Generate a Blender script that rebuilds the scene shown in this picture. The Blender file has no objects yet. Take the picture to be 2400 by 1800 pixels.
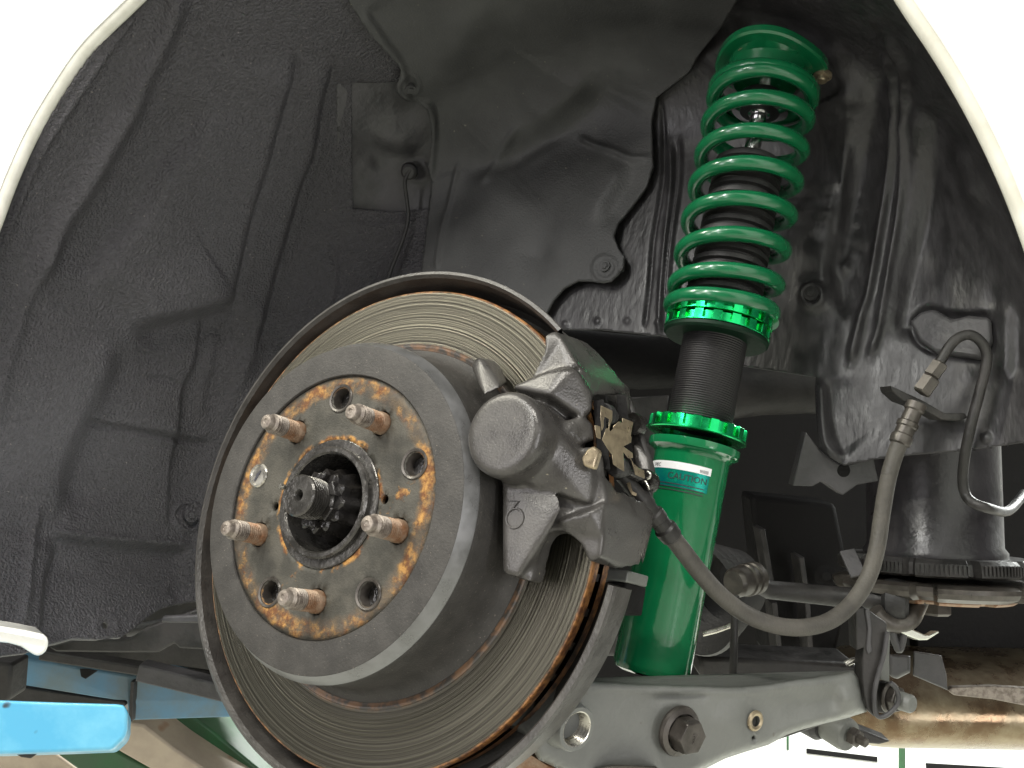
import bpy, bmesh, math, random
import numpy as np
from mathutils import Vector, Matrix
from mathutils.geometry import delaunay_2d_cdt

S = bpy.context.scene
COL = S.collection
random.seed(4)
PI = math.pi

# ------------------------------------------------------------------ camera
# car frame: origin = centre of the hub face, +Y = into the car, +Z = up
CAM = Vector((0.37573, -0.39250, -0.04278))
RT = Vector((0.84432, 0.51368, 0.15251))
UP = Vector((0.0, -0.28461, 0.95864))
FW = Vector((-0.53584, 0.80940, 0.24030))
F = 2088.7                      # focal length in pixels of a 2400 px wide picture
cd = bpy.data.cameras.new('camera')
cam = bpy.data.objects.new('camera', cd)
COL.objects.link(cam)
cd.sensor_width = 36.0
cd.lens = F / 2400 * 36
cd.clip_start = 0.01
cd.clip_end = 100
M3 = Matrix((RT, UP, -FW)).transposed()
cam.matrix_world = Matrix.Translation(CAM) @ M3.to_4x4()
S.camera = cam

# ------------------------------------------------------------------ light and exposure
S.view_settings.view_transform = 'Standard'
S.view_settings.look = 'None'
S.view_settings.exposure = 0.0
S.view_settings.gamma = 1.0
W = bpy.data.worlds.new('World')
S.world = W
W.use_nodes = True
bg = W.node_tree.nodes['Background']
bg.inputs[0].default_value = (1.0, 0.985, 0.99, 1)
bg.inputs[1].default_value = 0.24


def lamp(name, loc, target, sx, sy, power, colour, spin=0.0):
    ld = bpy.data.lights.new(name, 'AREA')
    ld.shape = 'RECTANGLE'
    ld.size, ld.size_y = sx, sy
    ld.energy = power
    ld.color = colour
    o = bpy.data.objects.new(name, ld)
    COL.objects.link(o)
    o.location = loc
    q = (Vector(target) - Vector(loc)).to_track_quat('-Z', 'Y')
    o.rotation_euler = (q.to_matrix() @ Matrix.Rotation(spin, 3, 'Z')).to_euler()
    return o


# rows of fluorescent tubes under the workshop ceiling, outside the car
lamp('ceiling_tube_lamp', (-1.35, -1.50, 1.75), (0, 0, 0), 1.25, 0.10, 58, (1.0, 0.97, 0.84), PI / 2)
lamp('ceiling_tube_lamp', (0.75, -1.75, 1.75), (0, 0, 0), 1.25, 0.10, 50, (1.0, 0.97, 0.90))
lamp('ceiling_tube_lamp', (-0.45, -2.6, 1.75), (0, 0, 0), 1.25, 0.10, 50, (1.0, 0.99, 0.95), PI / 2)
lamp('ceiling_tube_lamp', (-1.9, -6.5, 1.75), (0, 0, 0), 1.25, 0.12, 60, (1.0, 0.98, 0.88))
# unseen lamps added for streaks and fill: narrow, low, behind camera and at right
lamp('added_low_lamp', (-1.75, -3.5, 0.0), (0, 0, 0.05), 0.55, 1.7, 26, (1.0, 0.97, 0.99))
lamp('added_low_lamp', (-0.35, -3.9, 0.0), (0, 0, 0.05), 0.40, 1.7, 17, (1.0, 0.97, 0.99))
lamp('added_low_lamp', (3.3, -1.30, 0.0), (0.1, 0.0, -0.05), 0.55, 1.5, 40, (1.0, 0.985, 1.0))
lamp('added_low_lamp', (2.9, -2.45, 0.0), (0.1, 0.0, -0.05), 0.25, 1.5, 15, (1.0, 0.985, 1.0))
# tubes over the bay on the far side of the car: they light the far wall and floor
lamp('bay_tube_lamp', (0.6, 2.6, 1.7), (0.6, 2.6, -1), 3.0, 0.5, 420, (0.97, 1.0, 0.96))


# ------------------------------------------------------------------ placing helpers (pixels of the 2400 x 1800 photograph -> points)
def ray(px, py):
    return FW + RT * ((px - 1200) / F) - UP * ((py - 900) / F)


def A(px, py, y):
    d = ray(px, py)
    return CAM + d * ((y - CAM.y) / d.y)


def D(px, py, dep):
    return CAM + ray(px, py) * dep


# ------------------------------------------------------------------ object helpers
def link(name, me, mat=None, parent=None, smooth=True, sharp=None):
    o = bpy.data.objects.new(name, me)
    COL.objects.link(o)
    if mat is not None:
        me.materials.append(mat)
    if smooth:
        me.polygons.foreach_set('use_smooth', [True] * len(me.polygons))
        if sharp is not None:
            me.set_sharp_from_angle(angle=math.radians(sharp))
    if parent is not None:
        o.parent = parent
        o.matrix_parent_inverse = Matrix.Translation(-parent.location)
    return o


def mesh(name, vs, fs, mat=None, parent=None, smooth=True, sharp=40):
    me = bpy.data.meshes.new(name)
    me.from_pydata([tuple(v) for v in vs], [], fs)
    me.validate()
    me.update()
    return link(name, me, mat, parent, smooth, sharp)


def from_bm(name, bm, mat=None, parent=None, smooth=True, sharp=40):
    me = bpy.data.meshes.new(name)
    bm.to_mesh(me)
    bm.free()
    return link(name, me, mat, parent, smooth, sharp)


def thing(name, label, cat, loc, group=None):
    o = bpy.data.objects.new(name, None)
    COL.objects.link(o)
    o.empty_display_size = 0.03
    o.location = Vector(loc)
    o['label'] = label
    o['category'] = cat
    if group:
        o['group'] = group
    return o


def tag(o, label=None, cat=None, group=None, kind=None):
    if label: o['label'] = label
    if cat: o['category'] = cat
    if group: o['group'] = group
    if kind: o['kind'] = kind
    return o


def frame_of(ax):
    ax = Vector(ax).normalized()
    u = ax.orthogonal().normalized()
    if abs(ax.y) > 0.95:
        u = Vector((1, 0, 0))
        u = (u - ax * u.dot(ax)).normalized()
    return ax, u, ax.cross(u)


def lathe_data(prof, o, ax, n=64, a0=0.0, a1=2 * PI, rad=None):
    """prof: list of (r, h); rotates round axis ax through o. rad(r,h,a) may vary the radius."""
    ax, u, v = frame_of(ax)
    o = Vector(o)
    full = abs(a1 - a0 - 2 * PI) < 1e-6
    m = n if full else n + 1
    vs, fs = [], []
    for i in range(m):
        a = a0 + (a1 - a0) * i / n
        e = u * math.cos(a) + v * math.sin(a)
        for (r, h) in prof:
            rr = rad(r, h, a) if rad else r
            vs.append(o + ax * h + e * rr)
    k = len(prof)
    for i in range(n):
        j = (i + 1) % m
        for q in range(k - 1):
            fs.append((i * k + q, i * k + q + 1, j * k + q + 1, j * k + q))
    return vs, fs


def lathe(name, prof, o, ax, mat, parent=None, n=64, sharp=35, **kw):
    vs, fs = lathe_data(prof, o, ax, n, **kw)
    bm = bmesh.new()
    b = [bm.verts.new(v) for v in vs]
    for f in fs:
        try:
            bm.faces.new([b[i] for i in f])
        except ValueError:
            pass
    bmesh.ops.remove_doubles(bm, verts=bm.verts, dist=1e-6)
    bmesh.ops.recalc_face_normals(bm, faces=bm.faces)
    return from_bm(name, bm, mat, parent, True, sharp)


def spline(pts, n=8):
    """Catmull-Rom through points"""
    pts = [Vector(p) for p in pts]
    out = []
    for i in range(len(pts) - 1):
        p0 = pts[max(i - 1, 0)]; p1 = pts[i]; p2 = pts[i + 1]; p3 = pts[min(i + 2, len(pts) - 1)]
        for k in range(n):
            t = k / n
            out.append(0.5 * ((2 * p1) + (p2 - p0) * t + (2 * p0 - 5 * p1 + 4 * p2 - p3) * t * t + (3 * p1 - p0 - 3 * p2 + p3) * t ** 3))
    out.append(pts[-1])
    return out


def tube_data(path, rad, n=16, cap=True):
    path = [Vector(p) for p in path]
    m = len(path)
    rads = rad if isinstance(rad, (list, tuple)) else [rad] * m
    t0 = (path[1] - path[0]).normalized()
    u = t0.orthogonal().normalized()
    vs, fs = [], []
    for i in range(m):
        t = (path[min(i + 1, m - 1)] - path[max(i - 1, 0)]).normalized()
        u = (u - t * u.dot(t)).normalized()
        w = t.cross(u)
        for k in range(n):
            a = 2 * PI * k / n
            vs.append(path[i] + (u * math.cos(a) + w * math.sin(a)) * rads[i])
    for i in range(m - 1):
        for k in range(n):
            k2 = (k + 1) % n
            fs.append((i * n + k, i * n + k2, (i + 1) * n + k2, (i + 1) * n + k))
    if cap:
        fs.append(tuple(reversed(range(n))))
        fs.append(tuple(range((m - 1) * n, m * n)))
    return vs, fs


def tube(name, path, rad, mat, parent=None, n=16, cap=True, sharp=50):
    vs, fs = tube_data(path, rad, n, cap)
    return mesh(name, vs, fs, mat, parent, True, sharp)


def bevel(o, w, seg=2, ang=30):
    m = o.modifiers.new('bevel', 'BEVEL')
    m.width = w
    m.segments = seg
    m.limit_method = 'ANGLE'
    m.angle_limit = math.radians(ang)
    m.harden_normals = False
    return o


def slab_data(front, thick):
    """front: list of points; back = front + thick (vector)"""
    n = len(front)
    vs = list(front) + [p + thick for p in front]
    fs = [tuple(range(n)), tuple(reversed(range(n, 2 * n)))]
    for i in range(n):
        j = (i + 1) % n
        fs.append((j, i, n + i, n + j))
    return vs, fs


def slab(name, front, thick, mat, parent=None, bev=0.0, seg=2, sharp=30):
    vs, fs = slab_data([Vector(p) for p in front], Vector(thick))
    bm = bmesh.new()
    b = [bm.verts.new(v) for v in vs]
    for f in fs:
        bm.faces.new([b[i] for i in f])
    bmesh.ops.recalc_face_normals(bm, faces=bm.faces)
    o = from_bm(name, bm, mat, parent, True, sharp)
    if bev:
        bevel(o, bev, seg)
    return o


def box_between(name, p, q, up, w, h, mat, parent=None, bev=0.002):
    """beam of section w (along up x dir) by h (along up)"""
    p, q = Vector(p), Vector(q)
    d = (q - p).normalized()
    up = Vector(up)
    up = (up - d * up.dot(d)).normalized()
    s = d.cross(up)
    f = [p + s * (w / 2) + up * (h / 2), p - s * (w / 2) + up * (h / 2), p - s * (w / 2) - up * (h / 2), p + s * (w / 2) - up * (h / 2)]
    return slab(name, f, q - p, mat, parent, bev)


def hull_into(bm, pts):
    vs = [bm.verts.new(p) for p in pts]
    r = bmesh.ops.convex_hull(bm, input=vs)
    junk = [g for g in r['geom_interior'] if isinstance(g, bmesh.types.BMVert)]
    if junk:
        bmesh.ops.delete(bm, geom=junk, context='VERTS')


def hull(name, pts, mat, parent=None, bev=0.0, seg=2, sharp=30):
    bm = bmesh.new()
    hull_into(bm, pts)
    bmesh.ops.recalc_face_normals(bm, faces=bm.faces)
    o = from_bm(name, bm, mat, parent, True, sharp)
    if bev:
        bevel(o, bev, seg, 25)
    return o


def copy_part(o, parent=None, mw=None):
    c = o.copy()
    COL.objects.link(c)
    if parent is not None:
        c.parent = parent
    if mw is not None:
        c.location = mw
    return c


# ------------------------------------------------------------------ materials
def make_mat(name, col, rough=0.5, metal=0.0, col2=None, nscale=40.0, lo=0.4, hi=0.6, detail=6.0, bump=0.0, bscale=400.0, rvar=0.12,
             coat=0.0, speck=None, sscale=500.0, sthr=0.72, spec=0.5, stretch=None, bdetail=3.0):
    m = bpy.data.materials.new(name)
    m.use_nodes = True
    nt = m.node_tree
    N, L = nt.nodes, nt.links
    p = N['Principled BSDF']
    p.inputs['Metallic'].default_value = metal
    p.inputs['Roughness'].default_value = rough
    p.inputs['Specular IOR Level'].default_value = spec
    if coat:
        p.inputs['Coat Weight'].default_value = coat
        p.inputs['Coat Roughness'].default_value = 0.05
    tc = N.new('ShaderNodeTexCoord')
    vec = tc.outputs['Object']
    if stretch:
        mp = N.new('ShaderNodeMapping')
        mp.inputs['Scale'].default_value = stretch
        L.new(vec, mp.inputs[0])
        vec = mp.outputs[0]
    nz = N.new('ShaderNodeTexNoise')
    nz.inputs['Scale'].default_value = nscale
    nz.inputs['Detail'].default_value = detail
    nz.inputs['Roughness'].default_value = 0.62
    L.new(vec, nz.inputs['Vector'])
    cr = N.new('ShaderNodeValToRGB')
    cr.color_ramp.elements[0].position = lo
    cr.color_ramp.elements[1].position = hi
    c2 = col2 or tuple(c * 0.7 for c in col)
    cr.color_ramp.elements[0].color = (*c2, 1)
    cr.color_ramp.elements[1].color = (*col, 1)
    L.new(nz.outputs['Fac'], cr.inputs[0])
    out = cr.outputs[0]
    if speck:
        n2 = N.new('ShaderNodeTexNoise')
        n2.inputs['Scale'].default_value = sscale
        n2.inputs['Detail'].default_value = 1.0
        L.new(vec, n2.inputs['Vector'])
        mr = N.new('ShaderNodeMapRange')
        mr.inputs[1].default_value = sthr
        mr.inputs[2].default_value = sthr + 0.04
        L.new(n2.outputs['Fac'], mr.inputs[0])
        mx = N.new('ShaderNodeMix')
        mx.data_type = 'RGBA'
        L.new(mr.outputs[0], mx.inputs[0])
        L.new(out, mx.inputs[6])
        mx.inputs[7].default_value = (*speck, 1)
        out = mx.outputs[2]
    L.new(out, p.inputs['Base Color'])
    if rvar:
        rr = N.new('ShaderNodeMapRange')
        rr.inputs[3].default_value = max(0.03, rough - rvar)
        rr.inputs[4].default_value = min(1.0, rough + rvar)
        rr.inputs[1].default_value = 0.3
        rr.inputs[2].default_value = 0.7
        L.new(nz.outputs['Fac'], rr.inputs[0])
        L.new(rr.outputs[0], p.inputs['Roughness'])
    if bump:
        nb = N.new('ShaderNodeTexNoise')
        nb.inputs['Scale'].default_value = bscale
        nb.inputs['Detail'].default_value = bdetail
        L.new(vec, nb.inputs['Vector'])
        b = N.new('ShaderNodeBump')
        b.inputs['Strength'].default_value = 1.0
        b.inputs['Distance'].default_value = bump
        L.new(nb.outputs['Fac'], b.inputs['Height'])
        L.new(b.outputs[0], p.inputs['Normal'])
    return m


def radial(nt):
    """radius from the hub axis (object origin = hub centre, axis Y)"""
    N, L = nt.nodes, nt.links
    tc = N.new('ShaderNodeTexCoord')
    sp = N.new('ShaderNodeSeparateXYZ')
    L.new(tc.outputs['Object'], sp.inputs[0])
    cb = N.new('ShaderNodeCombineXYZ')
    L.new(sp.outputs[0], cb.inputs[0])
    L.new(sp.outputs[2], cb.inputs[2])
    ln = N.new('ShaderNodeVectorMath')
    ln.operation = 'LENGTH'
    L.new(cb.outputs[0], ln.inputs[0])
    return ln.outputs['Value'], tc.outputs['Object'], sp


def math_node(nt, op, a, b=None, c=None, clamp=False):
    n = nt.nodes.new('ShaderNodeMath')
    n.operation = op
    n.use_clamp = clamp
    for i, x in enumerate((a, b, c)):
        if x is None: continue
        if isinstance(x, (int, float)):
            n.inputs[i].default_value = x
        else:
            nt.links.new(x, n.inputs[i])
    return n.outputs[0]


def smooth_range(nt, x, a, b):
    n = nt.nodes.new('ShaderNodeMapRange')
    n.interpolation_type = 'SMOOTHSTEP'
    n.inputs[1].default_value = a
    n.inputs[2].default_value = b
    nt.links.new(x, n.inputs[0])
    return n.outputs[0]


def mixc(nt, f, a, b):
    n = nt.nodes.new('ShaderNodeMix')
    n.data_type = 'RGBA'
    for i, x in ((0, f), (6, a), (7, b)):
        if isinstance(x, tuple):
            n.inputs[i].default_value = (*x, 1) if len(x) == 3 else x
        elif isinstance(x, (int, float)):
            n.inputs[i].default_value = x
        else:
            nt.links.new(x, n.inputs[i])
    return n.outputs[2]


def noise(nt, vec, scale, detail=5.0, rough=0.6):
    n = nt.nodes.new('ShaderNodeTexNoise')
    n.inputs['Scale'].default_value = scale
    n.inputs['Detail'].default_value = detail
    n.inputs['Roughness'].default_value = rough
    if vec is not None:
        nt.links.new(vec, n.inputs['Vector'])
    return n.outputs['Fac']


def rotor_mat():
    m = bpy.data.materials.new('worn_brake_iron')
    m.use_nodes = True
    nt = m.node_tree
    N, L = nt.nodes, nt.links
    p = N['Principled BSDF']
    r, vec, sp = radial(nt)
    n1 = N.new('ShaderNodeTexNoise'); n1.noise_dimensions = '1D'
    n1.inputs['Scale'].default_value = 620; n1.inputs['Detail'].default_value = 4
    L.new(r, n1.inputs['W'])
    n2 = N.new('ShaderNodeTexNoise'); n2.noise_dimensions = '1D'
    n2.inputs['Scale'].default_value = 1500; n2.inputs['Detail'].default_value = 2
    L.new(r, n2.inputs['W'])
    h = math_node(nt, 'ADD', n1.outputs['Fac'], math_node(nt, 'MULTIPLY', n2.outputs['Fac'], 0.45))
    b = N.new('ShaderNodeBump')
    b.inputs['Distance'].default_value = 0.0005
    b.inputs['Strength'].default_value = 0.7
    L.new(h, b.inputs['Height'])
    L.new(b.outputs[0], p.inputs['Normal'])
    base = mixc(nt, smooth_range(nt, n1.outputs['Fac'], 0.35, 0.65), (0.052, 0.048, 0.039), (0.084, 0.079, 0.061))
    # rust on the outer rim and the inner rim of the swept ring
    nz = noise(nt, vec, 60)
    ed = smooth_range(nt, math_node(nt, 'ADD', r, math_node(nt, 'MULTIPLY', nz, 0.0022)), 0.1535, 0.1552)
    inn = math_node(nt, 'SUBTRACT', 1.0, smooth_range(nt, math_node(nt, 'ADD', r, math_node(nt, 'MULTIPLY', nz, 0.003)), 0.1165, 0.1195))
    rust = mixc(nt, smooth_range(nt, noise(nt, vec, 220), 0.4, 0.6), (0.10, 0.042, 0.020), (0.32, 0.15, 0.05))
    dark = mixc(nt, smooth_range(nt, noise(nt, vec, 120), 0.42, 0.6), (0.055, 0.05, 0.045), (0.17, 0.10, 0.06))
    c = mixc(nt, inn, base, dark)
    edn = math_node(nt, 'MULTIPLY', ed, smooth_range(nt, noise(nt, vec, 45), 0.32, 0.5))
    c = mixc(nt, edn, c, rust)
    L.new(c, p.inputs['Base Color'])
    mt = math_node(nt, 'SUBTRACT', 1.0, math_node(nt, 'MAXIMUM', edn, inn), clamp=True)
    L.new(math_node(nt, 'MULTIPLY', mt, 0.92), p.inputs['Metallic'])
    p.inputs['Roughness'].default_value = 0.30
    tg = N.new('ShaderNodeTangent')
    tg.direction_type = 'RADIAL'; tg.axis = 'Y'
    L.new(tg.outputs[0], p.inputs['Tangent'])
    p.inputs['Anisotropic'].default_value = 0.95
    return m


def hat_mat():
    m = bpy.data.materials.new('grey_cast_iron_hat')
    m.use_nodes = True
    nt = m.node_tree
    N, L = nt.nodes, nt.links
    p = N['Principled BSDF']
    r, vec, sp = radial(nt)
    grey = mixc(nt, smooth_range(nt, noise(nt, vec, 70), 0.35, 0.65), (0.036, 0.034, 0.031), (0.049, 0.046, 0.042))
    grey = mixc(nt, smooth_range(nt, noise(nt, vec, 900, 2), 0.66, 0.74), grey, (0.16, 0.14, 0.12))
    wob = math_node(nt, 'MULTIPLY', math_node(nt, 'SUBTRACT', noise(nt, vec, 90), 0.5), 0.010)
    rr = math_node(nt, 'ADD', r, wob)
    # the recessed mounting face: greasy dark metal, rust collected in a ring near its edge
    face = math_node(nt, 'SUBTRACT', 1.0, smooth_range(nt, r, 0.0783, 0.0790))
    grease = mixc(nt, smooth_range(nt, noise(nt, vec, 55), 0.38, 0.62), (0.038, 0.036, 0.029), (0.068, 0.063, 0.051))
    ring = math_node(nt, 'MULTIPLY', smooth_range(nt, rr, 0.0655, 0.0705), math_node(nt, 'SUBTRACT', 1.0, smooth_range(nt, rr, 0.0755, 0.0790)))
    patch = smooth_range(nt, noise(nt, vec, 26, 8, 0.72), 0.45, 0.58)
    ringp = math_node(nt, 'MULTIPLY', ring, math_node(nt, 'ADD', math_node(nt, 'MULTIPLY', patch, 0.8), 0.10), clamp=True)
    inr = math_node(nt, 'MULTIPLY', smooth_range(nt, rr, 0.0355, 0.0375), math_node(nt, 'SUBTRACT', 1.0, smooth_range(nt, rr, 0.040, 0.0425)))
    inr = math_node(nt, 'MULTIPLY', inr, smooth_range(nt, noise(nt, vec, 60, 6), 0.45, 0.55))
    blot = math_node(nt, 'MULTIPLY', smooth_range(nt, noise(nt, vec, 30, 8, 0.72), 0.61, 0.67), 0.8)
    rmask = math_node(nt, 'MAXIMUM', math_node(nt, 'MAXIMUM', ringp, blot), inr)
    rmask = math_node(nt, 'MULTIPLY', rmask, face, clamp=True)
    rust = mixc(nt, smooth_range(nt, noise(nt, vec, 140, 5, 0.7), 0.40, 0.62), (0.13, 0.052, 0.020), (0.42, 0.225, 0.065))
    c = mixc(nt, face, grey, grease)
    c = mixc(nt, rmask, c, rust)
    L.new(c, p.inputs['Base Color'])
    ro = N.new('ShaderNodeMapRange')
    ro.inputs[3].default_value = 0.58; ro.inputs[4].default_value = 0.85
    L.new(rmask, ro.inputs[0])
    L.new(ro.outputs[0], p.inputs['Roughness'])
    p.inputs['Metallic'].default_value = 0.0
    p.inputs['Specular IOR Level'].default_value = 0.30
    b = N.new('ShaderNodeBump')
    b.inputs['Distance'].default_value = 0.0004
    L.new(math_node(nt, 'ADD', noise(nt, vec, 700, 3), math_node(nt, 'MULTIPLY', rmask, 0.8)), b.inputs['Height'])
    L.new(b.outputs[0], p.inputs['Normal'])
    return m


MT = {}
MT['white_paint'] = make_mat('white_car_paint', (0.80, 0.80, 0.76), 0.25, col2=(0.76, 0.76, 0.72), rvar=0.04, coat=0.5)
MT['hem'] = make_mat('shaded_cream_hem_paint', (0.62, 0.61, 0.54), 0.45, col2=(0.54, 0.53, 0.46), nscale=60)  # cream puts the shade of the white rolled lip into its colour
MT['felt'] = make_mat('black_felt_liner', (0.056, 0.053, 0.059), 0.46, col2=(0.038, 0.036, 0.040), nscale=260, bump=0.0034, bscale=430, speck=(0.20, 0.18, 0.16), sscale=420, sthr=0.75, rvar=0.1, bdetail=5, spec=0.6)
MT['inner_metal'] = make_mat('grey_undercoat', (0.062, 0.059, 0.062), 0.5, col2=(0.035, 0.034, 0.035), nscale=22, bump=0.0007, bscale=160, rvar=0.15)
MT['sealer'] = make_mat('glossy_black_sealer', (0.036, 0.034, 0.036), 0.42, col2=(0.022, 0.021, 0.022), nscale=60, bump=0.0007, bscale=130, rvar=0.12, stretch=(1.3, 1.3, 0.6))
MT['plate'] = make_mat('dusty_black_plastic', (0.056, 0.056, 0.055), 0.55, col2=(0.024, 0.024, 0.024), nscale=11, lo=0.36, hi=0.66, detail=9, bump=0.0005, bscale=500, rvar=0.1, speck=(0.10, 0.095, 0.075), sscale=240, sthr=0.76)
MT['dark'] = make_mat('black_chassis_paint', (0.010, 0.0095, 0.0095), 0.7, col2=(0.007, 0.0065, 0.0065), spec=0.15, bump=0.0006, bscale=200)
MT['gloss_black'] = make_mat('glossy_black_steel', (0.030, 0.027, 0.030), 0.36, col2=(0.020, 0.018, 0.020), nscale=50, bump=0.0003, bscale=250)
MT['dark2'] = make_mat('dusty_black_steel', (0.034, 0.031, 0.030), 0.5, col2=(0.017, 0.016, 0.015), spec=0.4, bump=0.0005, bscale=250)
MT['shield'] = make_mat('dark_grey_shield', (0.062, 0.058, 0.053), 0.42, col2=(0.042, 0.039, 0.036), nscale=60, bump=0.0004, bscale=500)
MT['caliper'] = make_mat('dirty_grey_alloy', (0.074, 0.070, 0.065), 0.30, col2=(0.046, 0.043, 0.040), nscale=40, lo=0.36, hi=0.6, metal=0.25, bump=0.00018, bscale=800, speck=(0.24, 0.22, 0.17), sscale=420, sthr=0.77, rvar=0.12)
MT['stud'] = make_mat('rusty_stud_steel', (0.29, 0.205, 0.14), 0.5, metal=0.45, col2=(0.20, 0.095, 0.045), nscale=110, lo=0.36, hi=0.58, bump=0.0004, bscale=700)
MT['stud_tip'] = make_mat('dull_stud_steel', (0.27, 0.235, 0.20), 0.45, metal=0.5, col2=(0.14, 0.115, 0.095), nscale=180, bump=0.0003, bscale=700)
MT['chamfer'] = make_mat('machined_grey_iron', (0.20, 0.20, 0.20), 0.34, metal=0.55, col2=(0.15, 0.15, 0.148), nscale=60)
MT['steel'] = make_mat('oily_dark_steel', (0.10, 0.095, 0.088), 0.24, metal=0.6, col2=(0.055, 0.052, 0.047), nscale=80, bump=0.0003, bscale=500)
MT['oily'] = make_mat('greasy_black_steel', (0.035, 0.033, 0.032), 0.16, metal=0.3, col2=(0.02, 0.018, 0.016), nscale=80, bump=0.0008, bscale=260, rvar=0.08)
MT['bright'] = make_mat('bright_zinc', (0.58, 0.56, 0.50), 0.28, metal=0.9, col2=(0.42, 0.40, 0.35), nscale=120)
MT['strap'] = make_mat('worn_bright_strap', (0.62, 0.63, 0.58), 0.22, metal=0.8, col2=(0.55, 0.55, 0.50), nscale=40, rvar=0.05)
MT['bronze'] = make_mat('bronze_clip_steel', (0.40, 0.33, 0.22), 0.34, metal=0.7, col2=(0.27, 0.22, 0.15), nscale=150)
MT['green'] = make_mat('green_powder_coat', (0.005, 0.165, 0.058), 0.13, col2=(0.005, 0.155, 0.054), nscale=60, coat=0.5, rvar=0.03, bump=0.00012, bscale=260)
MT['spring'] = make_mat('green_spring_enamel', (0.004, 0.128, 0.046), 0.24, col2=(0.004, 0.112, 0.040), nscale=60, coat=0.4, rvar=0.04)
MT['anod'] = make_mat('green_anodised', (0.02, 0.62, 0.19), 0.24, metal=1.0, col2=(0.015, 0.52, 0.16), nscale=200, rvar=0.05)
MT['anod_dark'] = make_mat('dark_green_anodised', (0.002, 0.018, 0.008), 0.5, metal=0.0, spec=0.2, col2=(0.002, 0.014, 0.006), nscale=200, rvar=0.05)
MT['thread'] = make_mat('black_threaded_steel', (0.016, 0.015, 0.016), 0.45, col2=(0.012, 0.011, 0.012), rvar=0.06)
MT['rubber'] = make_mat('black_rubber', (0.024, 0.023, 0.023), 0.55, col2=(0.018, 0.017, 0.017), bump=0.0004, bscale=400)
MT['chrome'] = make_mat('polished_rod', (0.75, 0.75, 0.75), 0.12, metal=1.0, col2=(0.70, 0.70, 0.70), rvar=0.03)
MT['hose'] = make_mat('grey_hose_rubber', (0.078, 0.071, 0.061), 0.6, col2=(0.052, 0.047, 0.041), nscale=45, bump=0.0004, bscale=600)
MT['arm'] = make_mat('grey_painted_arm', (0.158, 0.162, 0.150), 0.5, col2=(0.125, 0.128, 0.119), nscale=18, lo=0.35, hi=0.65, bump=0.0004, bscale=300, speck=(0.12, 0.115, 0.10), sscale=160, sthr=0.74)
MT['bolt'] = make_mat('black_bolt_steel', (0.085, 0.075, 0.066), 0.36, metal=0.4, col2=(0.05, 0.044, 0.038), nscale=90)
MT['exhaust'] = make_mat('tarnished_exhaust_steel', (0.27, 0.225, 0.15), 0.30, metal=0.9, col2=(0.15, 0.10, 0.06), nscale=26, lo=0.38, hi=0.6, bump=0.0004, bscale=120)
MT['blue'] = make_mat('blue_lift_paint', (0.075, 0.37, 0.59), 0.35, col2=(0.15, 0.48, 0.66), nscale=16, lo=0.36, hi=0.56, coat=0.3, speck=(0.03, 0.05, 0.07), sscale=60, sthr=0.765)
MT['blue_dark'] = make_mat('worn_blue_lift_paint', (0.085, 0.20, 0.30), 0.5, col2=(0.10, 0.15, 0.17), nscale=20, lo=0.35, hi=0.65)
MT['lift_green'] = make_mat('green_lift_paint', (0.020, 0.090, 0.030), 0.45, col2=(0.030, 0.075, 0.035), nscale=16)
MT['lift_beige'] = make_mat('worn_beige_steel', (0.40, 0.33, 0.25), 0.5, col2=(0.32, 0.26, 0.20), nscale=20, speck=(0.28, 0.15, 0.08), sscale=20, sthr=0.72)
MT['floor'] = make_mat('pale_floor_paint', (0.52, 0.52, 0.46), 0.4, col2=(0.46, 0.45, 0.40), nscale=2.2)
MT['wall'] = make_mat('white_wall_paint', (0.80, 0.80, 0.78), 0.6, col2=(0.77, 0.77, 0.75), nscale=2)
MT['label_white'] = make_mat('white_label_paper', (0.80, 0.80, 0.82), 0.35, col2=(0.76, 0.77, 0.79))
MT['label_holo'] = make_mat('teal_foil_label', (0.005, 0.38, 0.22), 0.2, metal=0.6, col2=(0.005, 0.22, 0.26), nscale=60, lo=0.3, hi=0.7)
MT['ink'] = make_mat('black_print', (0.03, 0.03, 0.04), 0.5, rvar=0)
MT['ink_yellow'] = make_mat('yellow_print', (0.62, 0.42, 0.04), 0.5, rvar=0)
MT['rotor'] = rotor_mat()
MT['hat'] = hat_mat()


# ================================================================== THE SETTING BEHIND: floor, far wall
def plain_slab(name, p, q, mat, parent=None, bev=0.0):
    (x0, y0, z0), (x1, y1, z1) = p, q
    return slab(name, [(x0, y0, z0), (x1, y0, z0), (x1, y0, z1), (x0, y0, z1)], (0, y1 - y0, 0), mat, parent, bev)


FZ = -1.25
fl = plain_slab('floor', (-12, -9, FZ - 0.1), (12, 9, FZ), MT['floor'])
tag(fl, kind='structure')
WY = 5.2
wl = plain_slab('wall', (-12, WY, FZ), (12, WY + 0.2, 4.5), MT['wall'])
tag(wl, 'plain white workshop wall seen far behind under the car', 'wall')

# ================================================================== WHEEL WELL (body shell)
CX, CZ = -0.02, 0.08
RW, HW, QW = 0.405, 0.300, 0.085


def sdf(P):
    """inside distance (negative inside) of the rounded, capped barrel of the wheel well"""
    r = np.hypot(P[:, 0] - CX, P[:, 2] - CZ)
    a = r - (RW - QW)
    b = P[:, 1] - (HW - QW)
    return np.hypot(np.maximum(a, 0), np.maximum(b, 0)) - QW + np.minimum(np.maximum(a, b), 0)


npC = np.array(CAM); npF = np.array(FW); npR = np.array(RT); npU = np.array(UP)


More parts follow.
